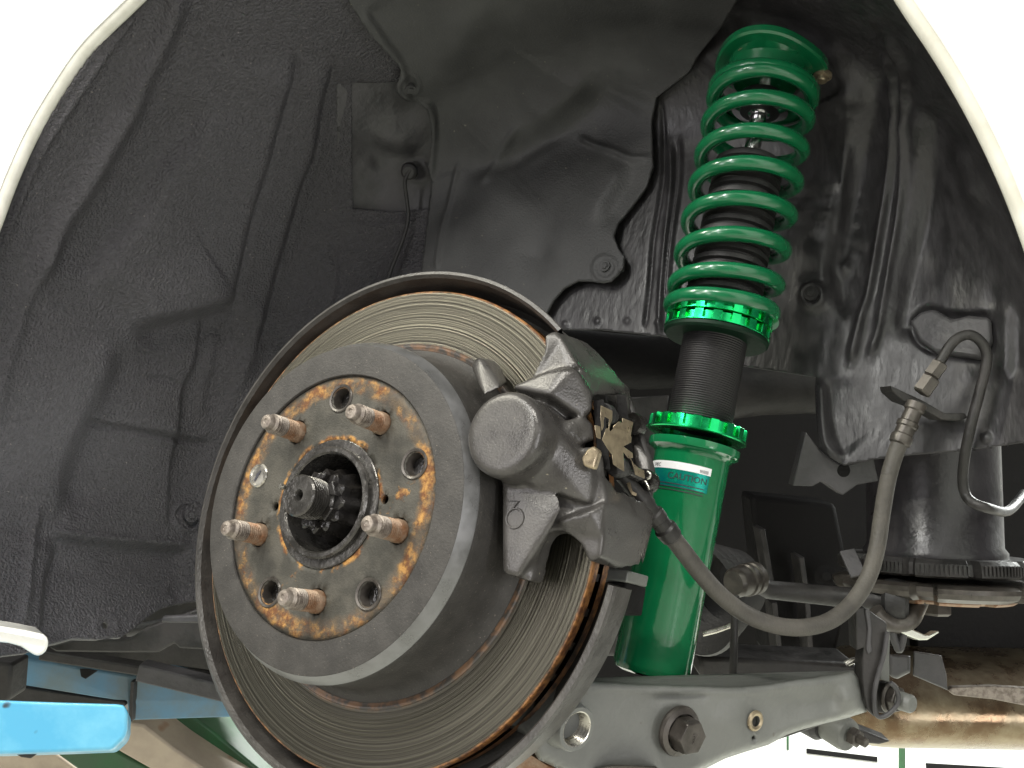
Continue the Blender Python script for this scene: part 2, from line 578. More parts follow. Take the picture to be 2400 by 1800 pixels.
def well(px):
    """image pixels (n,2) -> points on the well surface and normals facing the camera side"""
    d = npF + np.outer((px[:, 0] - 1200) / F, npR) - np.outer((px[:, 1] - 900) / F, npU)
    ln = np.linalg.norm(d, axis=1, keepdims=True)
    d = d / ln
    t = np.full(len(px), 0.33)
    for _ in range(120):
        P = npC + d * t[:, None]
        t = t + np.clip(-sdf(P), -0.05, 0.2) * 0.9
    P = npC + d * t[:, None]
    e = 1e-4
    n = np.stack([sdf(P + np.eye(3)[i] * e) - sdf(P - np.eye(3)[i] * e) for i in range(3)], 1)
    n = -n / np.maximum(np.linalg.norm(n, axis=1, keepdims=True), 1e-9)
    return P, n


def in_poly(pts, poly):
    x, y = pts[:, 0], pts[:, 1]
    ins = np.zeros(len(pts), bool)
    n = len(poly)
    for i in range(n):
        x1, y1 = poly[i]; x2, y2 = poly[(i + 1) % n]
        if y1 == y2: continue
        c = ((y1 > y) != (y2 > y)) & (x < (x2 - x1) * (y - y1) / (y2 - y1) + x1)
        ins ^= c
    return ins


def seg_dist(pts, line):
    """distance to an open polyline, signed perpendicular distance, and a taper towards both ends"""
    best = np.full(len(pts), 1e9); side = np.zeros(len(pts)); arc = np.zeros(len(pts))
    run = 0.0
    for i in range(len(line) - 1):
        a = np.array(line[i], float); b = np.array(line[i + 1], float)
        ab = b - a
        l2 = ab @ ab
        if l2 < 1e-9: continue
        ln = l2 ** 0.5
        t = np.clip(((pts - a) @ ab) / l2, 0, 1)
        q = a + np.outer(t, ab)
        d = np.linalg.norm(pts - q, axis=1)
        s = (ab[0] * (pts[:, 1] - a[1]) - ab[1] * (pts[:, 0] - a[0])) / ln
        up = d < best
        best = np.where(up, d, best)
        side = np.where(up, s, side)
        arc = np.where(up, run + t * ln, arc)
        run += ln
    return best, side, np.minimum(arc, run - arc)


def smooth_line(line, n=5):
    return [(p.x, p.y) for p in spline([(a, b, 0) for a, b in line], n)]


def feat(kind, line, w, h):
    return (kind, smooth_line(line) if len(line) > 2 else line, w, h)


def relief(pts, feats):
    z = np.zeros(len(pts))
    for kind, line, w, h in feats:
        if kind == 'dot':
            d = np.linalg.norm(pts - np.array(line[0]), axis=1)
            z += h * np.clip(1 - (d / w) ** 2, 0, 1)
            continue
        if kind == 'ring':
            d = np.linalg.norm(pts - np.array(line[0]), axis=1)
            z += h * np.exp(-((d - w) / 5.0) ** 2)
            continue
        d, s, e = seg_dist(pts, line)
        tp = np.clip(e / (2.5 * w + 12), 0, 1)
        tp = tp * tp * (3 - 2 * tp)
        if kind == 'ridge':
            z += h * np.exp(-(d / w) ** 2) * (0.15 + 0.85 * tp)
        else:               # step: one side of the line is proud, fading out over 7 w
            f = np.clip(s / w, -1, 1)
            f = f * (1.5 - 0.5 * f * f)
            fade = np.exp(-(np.maximum(d - w, 0) / (7 * w if w < 20 else 3.2 * w)) ** 2)
            z += h * 0.5 * f * fade * tp
    return z


def patch(name, poly, holes, sp, feats, off, mat, parent=None, thick=0.0025, lump=0.0, sharp=None):
    """a trimmed sheet lying on the well surface, with pressed relief; thick away from the camera"""
    def dense(loop):
        out = []
        m = len(loop)
        for i in range(m):
            a = np.array(loop[i], float); b = np.array(loop[(i + 1) % m], float)
            k = max(1, int(np.linalg.norm(b - a) / (sp * 0.9)))
            out += [tuple(a + (b - a) * j / k) for j in range(k)]
        return out
    loops = [dense(poly)] + [dense(h) for h in holes]
    P = np.array(poly, float)
    lo, hi = P.min(0), P.max(0)
    gx, gy = np.meshgrid(np.arange(lo[0] + sp / 2, hi[0], sp), np.arange(lo[1] + sp / 2, hi[1], sp))
    gx = gx + (np.arange(gx.shape[0]) % 2)[:, None] * sp * 0.5
    g = np.stack([gx.ravel(), gy.ravel()], 1)
    m = in_poly(g, poly)
    for h in holes: m &= ~in_poly(g, h)
    g = g[m]
    allb = np.concatenate([np.array(l) for l in loops])
    keep = np.ones(len(g), bool)
    for l in loops:
        L2 = l + [l[0]]
        for i in range(0, len(L2) - 1, 12):
            seg = L2[i:i + 13]
            s = np.array(seg)
            bb = (g[:, 0] > s[:, 0].min() - sp) & (g[:, 0] < s[:, 0].max() + sp) & (g[:, 1] > s[:, 1].min() - sp) & (g[:, 1] < s[:, 1].max() + sp)
            idx = np.nonzero(bb)[0]
            if len(idx):
                d, _, _ = seg_dist(g[idx], seg)
                keep[idx[d < sp * 0.45]] = False
    g = g[keep]
    edges = []
    o = 0
    for l in loops:
        k = len(l)
        edges += [(o + i, o + (i + 1) % k) for i in range(k)]
        o += k
    pts2 = np.concatenate([allb, g])
    r = delaunay_2d_cdt([Vector(p) for p in pts2], edges, [], 0, 1e-5)
    v2 = np.array([tuple(v) for v in r[0]])
    tri = [f for f in r[2]]
    cen = np.array([v2[list(f)].mean(0) for f in tri])
    mk = in_poly(cen, poly)
    for h in holes: mk &= ~in_poly(cen, h)
    tri = [tri[i] for i in np.nonzero(mk)[0]]
    Q, n = well(v2)
    tri = [t for t in tri if Q[list(t), 1].max() > -0.0445]      # stop behind the arch lip
    z = relief(v2, feats) + off
    if lump:
        rs = np.random.RandomState(len(name))
        for k in range(14):
            fr = rs.uniform(10, 55); dr = rs.normal(size=3); dr /= np.linalg.norm(dr)
            z = z + lump * np.sin(Q @ dr * fr + rs.uniform(0, 6)) / 14 ** 0.5
    Q = Q + n * z[:, None]
    me = bpy.data.meshes.new(name)
    # make the faces look towards the camera
    f0 = tri[0]
    a, b, c = (Q[f0[0]], Q[f0[1]], Q[f0[2]])
    if np.cross(b - a, c - a) @ n[f0[0]] < 0:
        tri = [tuple(reversed(t)) for t in tri]
    me.from_pydata([tuple(q) for q in Q], [], tri)
    me.update()
    ob = link(name, me, mat, parent, True, sharp)
    if thick:
        s = ob.modifiers.new('thickness', 'SOLIDIFY')
        s.thickness = thick
        s.offset = -1
    return ob


def on_well(px, py, off=0.0):
    P, n = well(np.array([[px, py]], float))
    return Vector(P[0] + n[0] * off), Vector(n[0])


body = thing('car_body', 'white car body around the black lined wheel arch, wheel removed', 'car', (CX, 0.1, CZ))

# pocket behind the opening between liner and splash plate, and the bare inner wall
POCKET = [(828, 200), (829, 330), (826, 490), (925, 496), (1012, 488), (1060, 486), (1070, 180)]
ARCHL = [(900, -400), (640, -290), (480, -160), (400, -70), (325, 0), (262, 60), (195, 125), (138, 215), (90, 290), (50, 375), (18, 450), (-8, 530), (-40, 650), (-65, 800), (-78, 950), (-82, 1100), (-82, 1300)]
ARCHR = [(1300, -420), (1700, -320), (1930, -180), (2030, -80), (2088, -10), (2150, 72), (2200, 150), (2252, 240), (2300, 330), (2352, 445), (2398, 570), (2440, 700), (2466, 850), (2476, 1010)]
LINER = [(x - 14, y - 8) for x, y in reversed(ARCHL)] + [(1000, -400), (985, 60), (1000, 200)] + [(1040, 190), (1070, 180), (1060, 486), (1050, 560), (1010, 640), (900, 760), (780, 900), (700, 1100), (640, 1250), (560, 1372),
         (462, 1408), (427, 1412), (382, 1424), (346, 1446), (317, 1471), (285, 1493), (244, 1498), (210, 1496), (175, 1493), (110, 1510), (60, 1530), (-60, 1545)]
lf = [
    feat('ridge', [(325, 20), (216, 179), (150, 275), (98, 358), (65, 427), (28, 517), (-20, 640), (-80, 800)], 9, 0.0028),
    feat('ridge', [(420, -60), (407, 24), (374, 106), (334, 183), (313, 244), (277, 309), (195, 448), (142, 529), (102, 610), (85, 675)], 26, 0.010),
    feat('ridge', [(142, 540), (118, 600), (69, 682), (41, 771), (12, 865), (-20, 1000)], 17, 0.0035),
    feat('step', [(500, 230), (460, 317), (390, 390), (366, 439), (334, 504), (260, 586), (200, 690)], 26, -0.012),
    feat('ridge', [(700, 120), (691, 183), (667, 260), (639, 366), (602, 480), (578, 570), (557, 667), (541, 735)], 11, -0.005),
    feat('step', [(700, 120), (691, 183), (667, 260), (639, 366), (602, 480), (578, 570), (557, 667), (541, 735)], 34, 0.010),
    feat('ridge', [(790, 140), (761, 260), (744, 366), (716, 439), (683, 549), (651, 654), (627, 743), (602, 824)], 9, -0.004),
    feat('step', [(790, 140), (761, 260), (744, 366), (716, 439), (683, 549), (651, 654), (627, 743), (602, 824), (580, 940)], 28, 0.013),
    feat('ridge', [(600, 690), (600, 800), (560, 900), (520, 1010)], 16, 0.003),
    feat('ridge', [(770, 560), (785, 640), (770, 720), (720, 800)], 7, -0.0025),
    feat('ridge', [(830, 540), (900, 530), (1000, 520)], 14, 0.003),
    feat('step', [(285, 782), (366, 755), (468, 731), (541, 706), (572, 684)], 30, -0.022),
    feat('step', [(290, 775), (277, 800), (264, 869), (228, 946), (175, 1050), (150, 1150), (163, 1245)], 36, 0.016),
    feat('step', [(488, 740), (480, 760), (460, 853), (435, 906), (423, 987), (412, 1050), (399, 1109), (390, 1235)], 9, 0.006),
    feat('ridge', [(515, 735), (505, 800), (480, 900), (470, 985)], 12, 0.003),
    feat('ridge', [(195, 987), (285, 1003), (407, 1028), (512, 1042)], 9, -0.006),
    feat('step', [(195, 998), (285, 1014), (407, 1040), (508, 1054)], 9, -0.004),
    feat('ridge', [(338, 885), (390, 890), (439, 908)], 7, -0.003),
    feat('step', [(114, 1248), (171, 1266), (325, 1279), (451, 1288)], 10, -0.008),
    feat('ridge', [(114, 1236), (171, 1254), (325, 1268), (451, 1276)], 8, 0.0025),
    feat('step', [(140, 1271), (106, 1353), (95, 1450), (90, 1520)], 14, 0.008),
    feat('ridge', [(85, 1186), (61, 1320), (53, 1410), (40, 1480)], 12, 0.004),
    ('ring', [(441, 1210)], 33, 0.003), ('dot', [(441, 1210)], 24, 0.003),
    ('ring', [(249, 1466)], 25, 0.0012),
    ('dot', [(405, 1402)], 10, 0.0022), ('dot', [(330, 1436)], 9, 0.0018), ('dot', [(420, 1385)], 26, -0.003),
]
HOLE = [(249 + 8 * math.cos(a * PI / 6), 1464 + 9 * math.sin(a * PI / 6)) for a in range(12)]
liner = patch('arch_liner', LINER, [POCKET, HOLE], 4.6, lf, 0.0, MT['felt'], body, 0.004, lump=0.0012)
pocket = patch('inner_panel', [(790, 150), (800, 520), (1120, 540), (1120, 140)], [], 7.0, [
    feat('step', [(1010, 280), (960, 350), (900, 350), (845, 300)], 30, 0.012),
    feat('ridge', [(868, 365), (892, 400), (905, 440)], 16, -0.004), ('ring', [(975, 405)], 20, 0.004), ('dot', [(968, 400)], 14, -0.006)], -0.007, MT['inner_metal'], body, 0.001)
tag(pocket, 'smooth grey metal panel in the opening beside the felt liner')

# the dusty splash plate over the middle of the inner wall
PLATE = [(815, -10), (864, 61), (900, 102), (929, 130), (936, 146), (931, 165), (922, 182), (925, 199), (940, 214), (958, 220), (978, 224), (998, 240), (1010, 281), (1014, 325),
         (1010, 386), (1018, 427), (1014, 480), (1010, 540), (1000, 640), (980, 800), (1150, 820), (1245, 770), (1290, 745), (1309, 711), (1334, 684), (1366, 668), (1399, 669), (1425, 675), (1444, 672),
         (1462, 656), (1474, 636), (1475, 612), (1460, 592), (1450, 563), (1458, 530), (1490, 488), (1523, 443), (1539, 399), (1537, 366), (1535, 285), (1547, 228), (1588, 195), (1625, 163),
         (1645, 122), (1690, 60), (1740, -20), (1800, -160), (1760, -330), (1300, -430), (800, -400), (780, -160)]
pf = [
    feat('step', [(850, 0), (905, 80), (945, 140), (960, 215), (1010, 232), (1026, 300), (1024, 400), (1030, 430)], 8, 0.004),
    ('ring', [(955, 184)], 25, 0.0016), ('dot', [(958, 188)], 13, 0.004),
    ('ring', [(1431, 640)], 26, 0.0014), ('dot', [(1433, 636)], 13, 0.004),
    feat('step', [(1420, 130), (1390, 210), (1310, 290), (1200, 360), (1130, 430)], 36, 0.016),
    feat('step', [(1335, 300), (1300, 330), (1220, 380), (1150, 410), (1080, 430)], 26, -0.008),
    feat('ridge', [(1355, 320), (1400, 345), (1450, 365), (1492, 382), (1538, 378)], 8, 0.0035),
    feat('step', [(1492, 382), (1470, 430), (1440, 480), (1400, 545)], 20, 0.007),
    feat('ridge', [(1085, 370), (1065, 480), (1045, 560), (1035, 650)], 6, 0.0022),
    feat('ridge', [(1290, 540), (1272, 600), (1255, 680)], 40, -0.006),
    feat('ridge', [(1000, 160), (1080, 60), (1150, -60)], 50, 0.006),
    feat('ridge', [(1230, 290), (1180, 370), (1140, 450)], 9, 0.0025),
]
splash = patch('splash_plate', PLATE, [], 5.0, pf, 0.009, MT['plate'], body, 0.003, lump=0.0012)

# the seam sealed inner wall, right of the plate and round the strut tower
WALL = [(1180, 30), (1180, 780), (1290, 772), (1334, 772), (1407, 772), (1488, 780), (1574, 790), (1640, 835), (1750, 858), (1911, 882), (1913, 960), (1921, 1050), (1947, 1074), (1976, 1090), (2045, 1076),
        (2114, 1067), (2180, 1061), (2251, 1055), (2400, 1034)] + [(x + 14, y - 8) for x, y in reversed(ARCHR)] + [(1180, -430)]
wf = [
    feat('ridge', [(2060, 90), (2100, 180), (2112, 260), (2122, 366), (2114, 488), (2082, 651), (2063, 758), (2034, 838)], 9, 0.006),
    feat('ridge', [(2050, 140), (2086, 260), (2086, 366), (2070, 488), (2037, 671), (2016, 751), (1991, 853)], 10, 0.007),
    feat('ridge', [(1990, 330), (1975, 460), (1960, 560)], 8, 0.003),
    feat('step', [(1980, 160), (2020, 220), (1990, 400), (1960, 560), (1948, 640), (1960, 760)], 24, 0.012),
    feat('step', [(2150, 240), (2160, 360), (2150, 490), (2120, 640), (2090, 800)], 20, 0.010),
    feat('ridge', [(1548, 240), (1552, 400), (1530, 560), (1520, 680), (1508, 770)], 4, -0.004),
    feat('ridge', [(1570, 330), (1572, 430), (1560, 560), (1548, 700), (1545, 790)], 6, 0.004),
    feat('ridge', [(1592, 320), (1590, 430), (1574, 560), (1560, 700)], 5, 0.004),
    feat('ridge', [(1582, 330), (1582, 430), (1567, 560), (1556, 700)], 4, -0.003),
    feat('step', [(1620, 160), (1660, 110), (1760, 60), (1900, 100), (1980, 160), (2030, 260)], 16, 0.010),
    feat('ridge', [(2215, 330), (2260, 410), (2300, 500)], 22, 0.005),
    ('ring', [(1907, 697)], 24, 0.004), ('dot', [(1907, 697)], 40, 0.003),
    feat('ridge', [(1990, 590), (1975, 620), (1960, 650)], 13, 0.006),
    ('dot', [(1325, 760)], 9, 0.0022), ('dot', [(1401, 752)], 9, 0.0022), ('dot', [(1470, 752)], 9, 0.0022), ('dot', [(1541, 756)], 9, 0.0022),
    feat('step', [(2131, 770), (2140, 740), (2170, 715), (2235, 735), (2330, 730)], 10, -0.006),
    feat('ridge', [(2131, 760), (2150, 800), (2200, 830)], 6, -0.003),
    feat('step', [(1935, 880), (1945, 980), (1960, 1040), (1985, 1078)], 9, 0.006),
    feat('ridge', [(1925, 890), (1930, 980), (1940, 1045), (1968, 1076)], 8, 0.004),
    feat('step', [(2364, 700), (2365, 800), (2364, 900)], 12, 0.005),
    ('dot', [(2310, 1025)], 15, 0.003),
]
iwall = patch('inner_wall', WALL, [], 4.6, wf, -0.002, MT['sealer'], body, 0.002, lump=0.0010)

# light painted bracket under the inner wall
P0, nn = on_well(1960, 1110)
def on_depth(poly, dep): return [D(x, y, dep) for x, y in poly]
slab('body_bracket', on_depth([(1889, 1012), (1922, 1055), (1950, 1078), (1976, 1092), (2048, 1072), (2060, 1128), (2009, 1137), (1976, 1161), (1926, 1128), (1905, 1140), (1858, 1138)], 0.688),
     FW * 0.012, MT['inner_metal'], body, 0.001)
lathe('bracket_hole', [(0.0, 0.0), (0.0045, 0.0), (0.0052, -0.0006)], D(1978, 1103, 0.6875), -FW, MT['dark'], body, 20)


# ---- fender skin and rolled arch lip
def polar(px, py, y=-0.05):
    P = A(px, py, y)
    return math.atan2(P.z - CZ, P.x - CX), math.hypot(P.x - CX, P.z - CZ)


lipL = [polar(*p) for p in [(345, -20), (325, 0), (262, 60), (195, 125), (138, 215), (90, 290), (50, 375), (18, 450), (-8, 530)]]
lipR = [polar(*p) for p in [(2088, -10), (2150, 72), (2200, 150), (2252, 240), (2300, 330), (2352, 445), (2398, 570), (2440, 700), (2466, 850), (2476, 1010), (2476, 1200)]]
ctrl = sorted(lipR + lipL + [(1.25, 0.386), (1.57, 0.392), (1.85, 0.395), (3.35, 0.376), (3.62, 0.380), (3.80, 0.385)])
ca = np.array([c[0] for c in ctrl]); crr = np.array([c[1] for c in ctrl])
angs = np.linspace(min(ca), 3.80, 230)
rad = np.interp(angs, ca, crr)
k = np.ones(7) / 7
rad = np.convolve(np.pad(rad, 3, 'edge'), k, 'valid')

# section from the inner flange, round the rolled lip, out over the skin: (radial offset, y)
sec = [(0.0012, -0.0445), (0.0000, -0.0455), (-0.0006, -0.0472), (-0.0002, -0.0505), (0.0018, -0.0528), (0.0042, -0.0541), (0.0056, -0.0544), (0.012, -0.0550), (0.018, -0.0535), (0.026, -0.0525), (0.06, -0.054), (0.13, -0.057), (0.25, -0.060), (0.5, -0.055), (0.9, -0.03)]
def sweep(name, sc_, mat, par):
    v_, f_ = [], []
    for a, r_ in zip(angs, rad):
        for dr, y in sc_:
            v_.append((CX + math.cos(a) * (r_ + dr), y, CZ + math.sin(a) * (r_ + dr)))
    k_ = len(sc_)
    for i in range(len(angs) - 1):
        for q in range(k_ - 1):
            f_.append((i * k_ + q, (i + 1) * k_ + q, (i + 1) * k_ + q + 1, i * k_ + q + 1))
    return mesh(name, v_, f_, mat, par, True, 60)


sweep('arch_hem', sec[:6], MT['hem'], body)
sec = sec[5:]
vs, fs = [], []
for a, r_ in zip(angs, rad):
    for dr, y in sec:
        vs.append((CX + math.cos(a) * (r_ + dr), y, CZ + math.sin(a) * (r_ + dr)))
k = len(sec)
for i in range(len(angs) - 1):
    for q in range(k - 1):
        fs.append((i * k + q, (i + 1) * k + q, (i + 1) * k + q + 1, i * k + q + 1))
fender = mesh('fender', vs, fs, MT['white_paint'], body, True, 60)
sm = fender.modifiers.new('thickness', 'SOLIDIFY'); sm.thickness = 0.0012; sm.offset = -1
# strip of liner folded behind the lip
vs, fs = [], []
s2 = [(0.0014, -0.0463), (0.0030, -0.0440), (0.012, -0.0425), (0.030, -0.0415)]
for a, r_ in zip(angs, rad):
    for dr, y in s2:
        vs.append((CX + math.cos(a) * (r_ + dr), y, CZ + math.sin(a) * (r_ + dr)))
k = len(s2)
for i in range(len(angs) - 1):
    for q in range(k - 1):
        fs.append((i * k + q, (i + 1) * k + q, (i + 1) * k + q + 1, i * k + q + 1))
edge = mesh('liner_edge', vs, fs, MT['sealer'], body, True, 60)
sm = edge.modifiers.new('thickness', 'SOLIDIFY'); sm.thickness = 0.002; sm.offset = 0
# end of the white sill at the lower left
sx = 0.60
slab('sill_end', [D(x, y, sx) for x, y in [(-160, 1436), (0, 1468), (60, 1478), (102, 1487), (116, 1497), (113, 1516), (109, 1530), (90, 1541), (76, 1533), (50, 1516), (20, 1508), (-160, 1490)]],
     Vector((-0.045, 0.020, 0.0)), MT['white_paint'], body, 0.003, 3)
slab('sill_seam', [D(x, y, sx - 0.004) for x, y in [(-160, 1446), (0, 1477), (100, 1498), (100, 1500), (0, 1481), (-160, 1450)]], FW * 0.003, MT['wall'], body, 0.0004)

# floor pan: the dark underside seen between the suspension parts
def pan(name, poly, dep0, mat, parent, th=0.01, bev=0.0):
    return slab(name, [D(*p) if len(p) == 3 else D(p[0], p[1], dep0) for p in poly], FW * th, mat, parent, bev)


pan('floor_pan', [(-300, 1380), (1150, 600), (2700, 600), (2700, 1650), (2000, 1650), (1700, 1665), (1500, 1665), (1250, 1690), (900, 1640), (560, 1610), (-300, 1560)], 1.25, MT['dark'], body, 0.02)
pan('floor_pan', [(-300, 1350), (800, 1350), (800, 1610), (560, 1580), (420, 1560), (270, 1545), (110, 1530), (-300, 1500)], 1.0, MT['dark2'], body, 0.01)
tube('heat_shield', spline([D(300, 1480, .9), D(400, 1462, .9), D(500, 1462, .9), D(600, 1480, .9)]), 0.006, MT['inner_metal'], body, 12)
box_between('sill_seam', D(330, 1570, 0.92), D(620, 1640, 0.92), UP, 0.02, 0.018, MT['inner_metal'], body, 0.002)
box_between('sill_seam', D(100, 1530, 0.93), D(620, 1612, 0.95), UP, 0.02, 0.010, MT['dark2'], body, 0.002)
pan('undertray', [(110, 1515), (180, 1500), (300, 1498), (345, 1470), (480, 1420), (600, 1400), (600, 1530), (420, 1520), (408, 1508), (370, 1530), (260, 1530), (130, 1528)], 0.85, MT['dark2'], body, 0.01, 0.002)
pan('undertray', [(380, 1445), (480, 1440), (600, 1440), (600, 1462), (480, 1462), (375, 1460)], 0.82, MT['inner_metal'], body, 0.006, 0.002)
pan('jacking_plate', [(500, 1600), (560, 1612), (600, 1640), (560, 1640), (505, 1622)], 0.9, MT['inner_metal'], body, 0.01, 0.002)
# dark hanger on the far left under the sill
pan('floor_bracket', [(-120, 1540), (28, 1556), (22, 1640), (10, 1648), (-120, 1640)], 0.8, MT['dark2'], body, 0.03, 0.003)

# clip with its cable in the opening beside the plate
cl = thing('cable_clip', 'black cable clip with a thin cable hanging in the opening left of the plate', 'clip', on_well(950, 400)[0])
p1, n1 = on_well(962, 398, 0.010)
lathe('clip_head', [(0, 0.004), (0.006, 0.004), (0.0085, 0.002), (0.0095, -0.004), (0.006, -0.012)], p1, n1, MT['rubber'], cl, 24)
tube('cable', spline([on_well(968, 390, 0.012)[0], on_well(955, 420, 0.014)[0], on_well(962, 470, 0.012)[0], on_well(968, 520, 0.012)[0], on_well(955, 580, 0.012)[0], on_well(930, 650, 0.012)[0], on_well(900, 760, 0.012)[0]], 6), 0.0022, MT['rubber'], cl, 10)


def flat_bolt(name, px, py, off, rad_, label, mat, cat='bolt', group=None):
    p, n = on_well(px, py, off)
    o = lathe(name, [(0, rad_ * 0.5), (rad_ * 0.5, rad_ * 0.45), (rad_ * 0.55, rad_ * 0.2), (rad_, 0.0012), (rad_ * 1.02, -0.004)], p, n, mat, None, 24)
    return tag(o, label, cat, group)


flat_bolt('push_fastener', 957, 186, 0.0135, 0.0052, 'round fastener on the left ear of the dusty plate', MT['plate'], 'fastener', 'fasteners on the wheel arch panels')
flat_bolt('push_fastener', 1432, 637, 0.0130, 0.0052, 'round fastener on the lower right ear of the dusty plate', MT['plate'], 'fastener', 'fasteners on the wheel arch panels')
flat_bolt('push_fastener', 441, 1210, 0.005, 0.0075, 'round plug pressed into the felt liner left of the disc', MT['felt'], 'fastener', 'fasteners on the wheel arch panels')
flat_bolt('push_fastener', 1906, 694, 0.006, 0.0062, 'round rubber plug on the inner wall right of the spring seat', MT['rubber'], 'fastener', 'fasteners on the wheel arch panels')


# ================================================================== HUB, DISC, SHIELD
def ringpt(r, deg, y=0.0):
    a = math.radians(deg)
    return Vector((r * math.cos(a), y, r * math.sin(a)))


YIN = Vector((0, 1, 0))
YOUT = Vector((0, -1, 0))
rot = thing('brake_disc', 'rusty brake disc with scored swept ring and deep grey hat', 'brake disc', (0, 0.05, 0))
# swept ring (h along +Y)
fr = [(0.1115, 0.0505), (0.1135, 0.0492), (0.1152, 0.0490), (0.1160, 0.0497), (0.1535, 0.0497), (0.1540, 0.0500), (0.1545, 0.0510), (0.1545, 0.0565)]
lathe('swept_ring', fr, (0, 0, 0), YIN, MT['rotor'], rot, 160, 30)
lathe('rear_ring', [(0.1545, 0.0625), (0.1545, 0.069), (0.152, 0.070), (0.112, 0.070)], (0, 0, 0), YIN, MT['rotor'], rot, 160, 30)
# cooling vanes between the two plates
bm = bmesh.new()
for i in range(48):
    a = 2 * PI * i / 48
    e = Vector((math.cos(a), 0, math.sin(a))); t = Vector((-e.z, 0, e.x)) * 0.0022
    v = [bm.verts.new(e * r_ + t * s_ + YIN * y_) for r_ in (0.115, 0.1528) for s_ in (-1, 1) for y_ in (0.0560, 0.0635)]
    for q in ((0, 1, 3, 2), (4, 6, 7, 5), (0, 4, 5, 1), (2, 3, 7, 6)):
        bm.faces.new([v[j] for j in q])
tag(from_bm('cooling_vanes', bm, MT['shield'], rot, False), kind='stuff')
# hat: centre bore step, mounting face, raised outer ring, chamfer, barrel wall
# openings through the mounting face: 4 clearance holes + plug seat + 2 jacking holes + 5 stud holes
STUD = [132.2 + 72 * i for i in range(5)]
HOLES = [(0.0648, 96.2, 0.0070), (0.0648, 24.2, 0.0070), (0.0648, -47.8, 0.0070), (0.0648, -119.8, 0.0070), (0.0437, -173.0, 0.0030), (0.0424, 7.0, 0.0030)] + [(0.05715, s_, 0.0079) for s_ in STUD]
pts2, edges = [], []


def add_loop(n, f):
    o = len(pts2)
    for i in range(n):
        pts2.append(Vector(f(2 * PI * i / n)))
    edges.extend([(o + i, o + (i + 1) % n) for i in range(n)])


add_loop(128, lambda a: (0.0790 * math.cos(a), 0.0790 * math.sin(a)))
add_loop(96, lambda a: (0.0385 * math.cos(a), 0.0385 * math.sin(a)))
for (hr, hd, hh) in HOLES:
    c_ = ringpt(hr, hd)
    add_loop(24, lambda a: (c_.x + hh * math.cos(a), c_.z + hh * math.sin(a)))
for r_ in np.arange(0.042, 0.078, 0.004):
    for i in range(int(2 * PI * r_ / 0.004)):
        a = 2 * PI * i / int(2 * PI * r_ / 0.004)
        p = Vector((r_ * math.cos(a), r_ * math.sin(a)))
        if all((p - Vector((ringpt(hr, hd).x, ringpt(hr, hd).z))).length > hh + 0.0012 for hr, hd, hh in HOLES):
            pts2.append(p)
r = delaunay_2d_cdt(pts2, edges, [], 0, 1e-6)
tris = []
for f in r[2]:
    c_ = sum((r[0][i] for i in f), Vector((0, 0))) / 3
    if 0.0384 < c_.length < 0.0791 and all((c_ - Vector((ringpt(hr, hd).x, ringpt(hr, hd).z))).length > hh * 0.97 for hr, hd, hh in HOLES):
        tris.append(tuple(f))
mf = mesh('mounting_face', [(p.x, 0.0, p.y) for p in r[0]], tris, MT['hat'], rot, True, 40)
sm = mf.modifiers.new('thickness', 'SOLIDIFY'); sm.thickness = 0.006; sm.offset = -1
if mf.data.polygons[0].normal.y > 0: mf.data.flip_normals()
hp = [(0.0790, 0.0030), (0.0790, -0.0012), (0.0795, -0.0020), (0.0960, -0.0022), (0.0980, -0.0017), (0.0979, 0.0), (0.1020, 0.0064), (0.1027, 0.0085), (0.1028, 0.012), (0.1030, 0.030), (0.1045, 0.041), (0.1062, 0.0455), (0.1085, 0.0482), (0.1120, 0.0500)]
lathe('hat', hp, (0, 0, 0), YIN, MT['hat'], rot, 160, 28)
lathe('hat_chamfer', [(0.0976, -0.0008), (0.09805, -0.0016), (0.1022, 0.0054), (0.1027, 0.0068), (0.1024, 0.0075)], (0, 0, 0), YIN, MT['chamfer'], rot, 160, 28)
lathe('centre_collar', [(0.0386, 0.003), (0.0386, -0.0008), (0.0380, -0.0012), (0.0335, -0.0012), (0.0335, -0.004), (0.0325, -0.0052), (0.0303, -0.0052), (0.0292, -0.004), (0.0290, 0.020), (0.0288, 0.045)], (0, 0, 0), YIN, MT['steel'], rot, 96, 28)
# funnels round the clearance holes, plug
for hr, hd, hh in HOLES[:4]:
    lathe('hole_sleeve', [(0.0092, -0.0004), (0.0086, -0.0010), (0.0074, -0.0006), (0.0062, 0.003), (0.0060, 0.012)], ringpt(hr, hd), YIN, MT['bolt'], rot, 32)
pl = lathe('screw_plug', [(0.0, -0.0006), (0.0056, -0.0006), (0.0060, -0.0012), (0.0070, -0.0012), (0.0078, -0.0004), (0.0080, 0.002)], ringpt(0.0652, 168.5), YIN, MT['bright'], rot, 32)
tag(pl, 'bright round screw plug with a slot')
c_ = ringpt(0.0652, 168.5, -0.0009)
slab('plug_slot', [c_ + Vector((dx, 0, dz)) for dx, dz in [(-.0024, -.0034), (-.0012, -.0040), (.0022, .0028), (.0012, .0036), (-.0002, .0016), (-.0012, .0010)]], (0, 0.001, 0), MT['ink'], pl)
# dark ground behind the mounting face, so the holes are deep
hub = thing('wheel_hub', 'wheel hub with five rusty wheel studs and a greasy axle stub', 'hub', (0, 0.02, 0))
lathe('hub_flange', [(0.0, 0.030), (0.026, 0.030), (0.028, 0.020), (0.040, 0.0075), (0.074, 0.0075), (0.076, 0.012), (0.076, 0.02), (0.04, 0.03), (0.04, 0.08), (0.0, 0.08)], (0, 0, 0), YIN, MT['oily'], hub, 64)


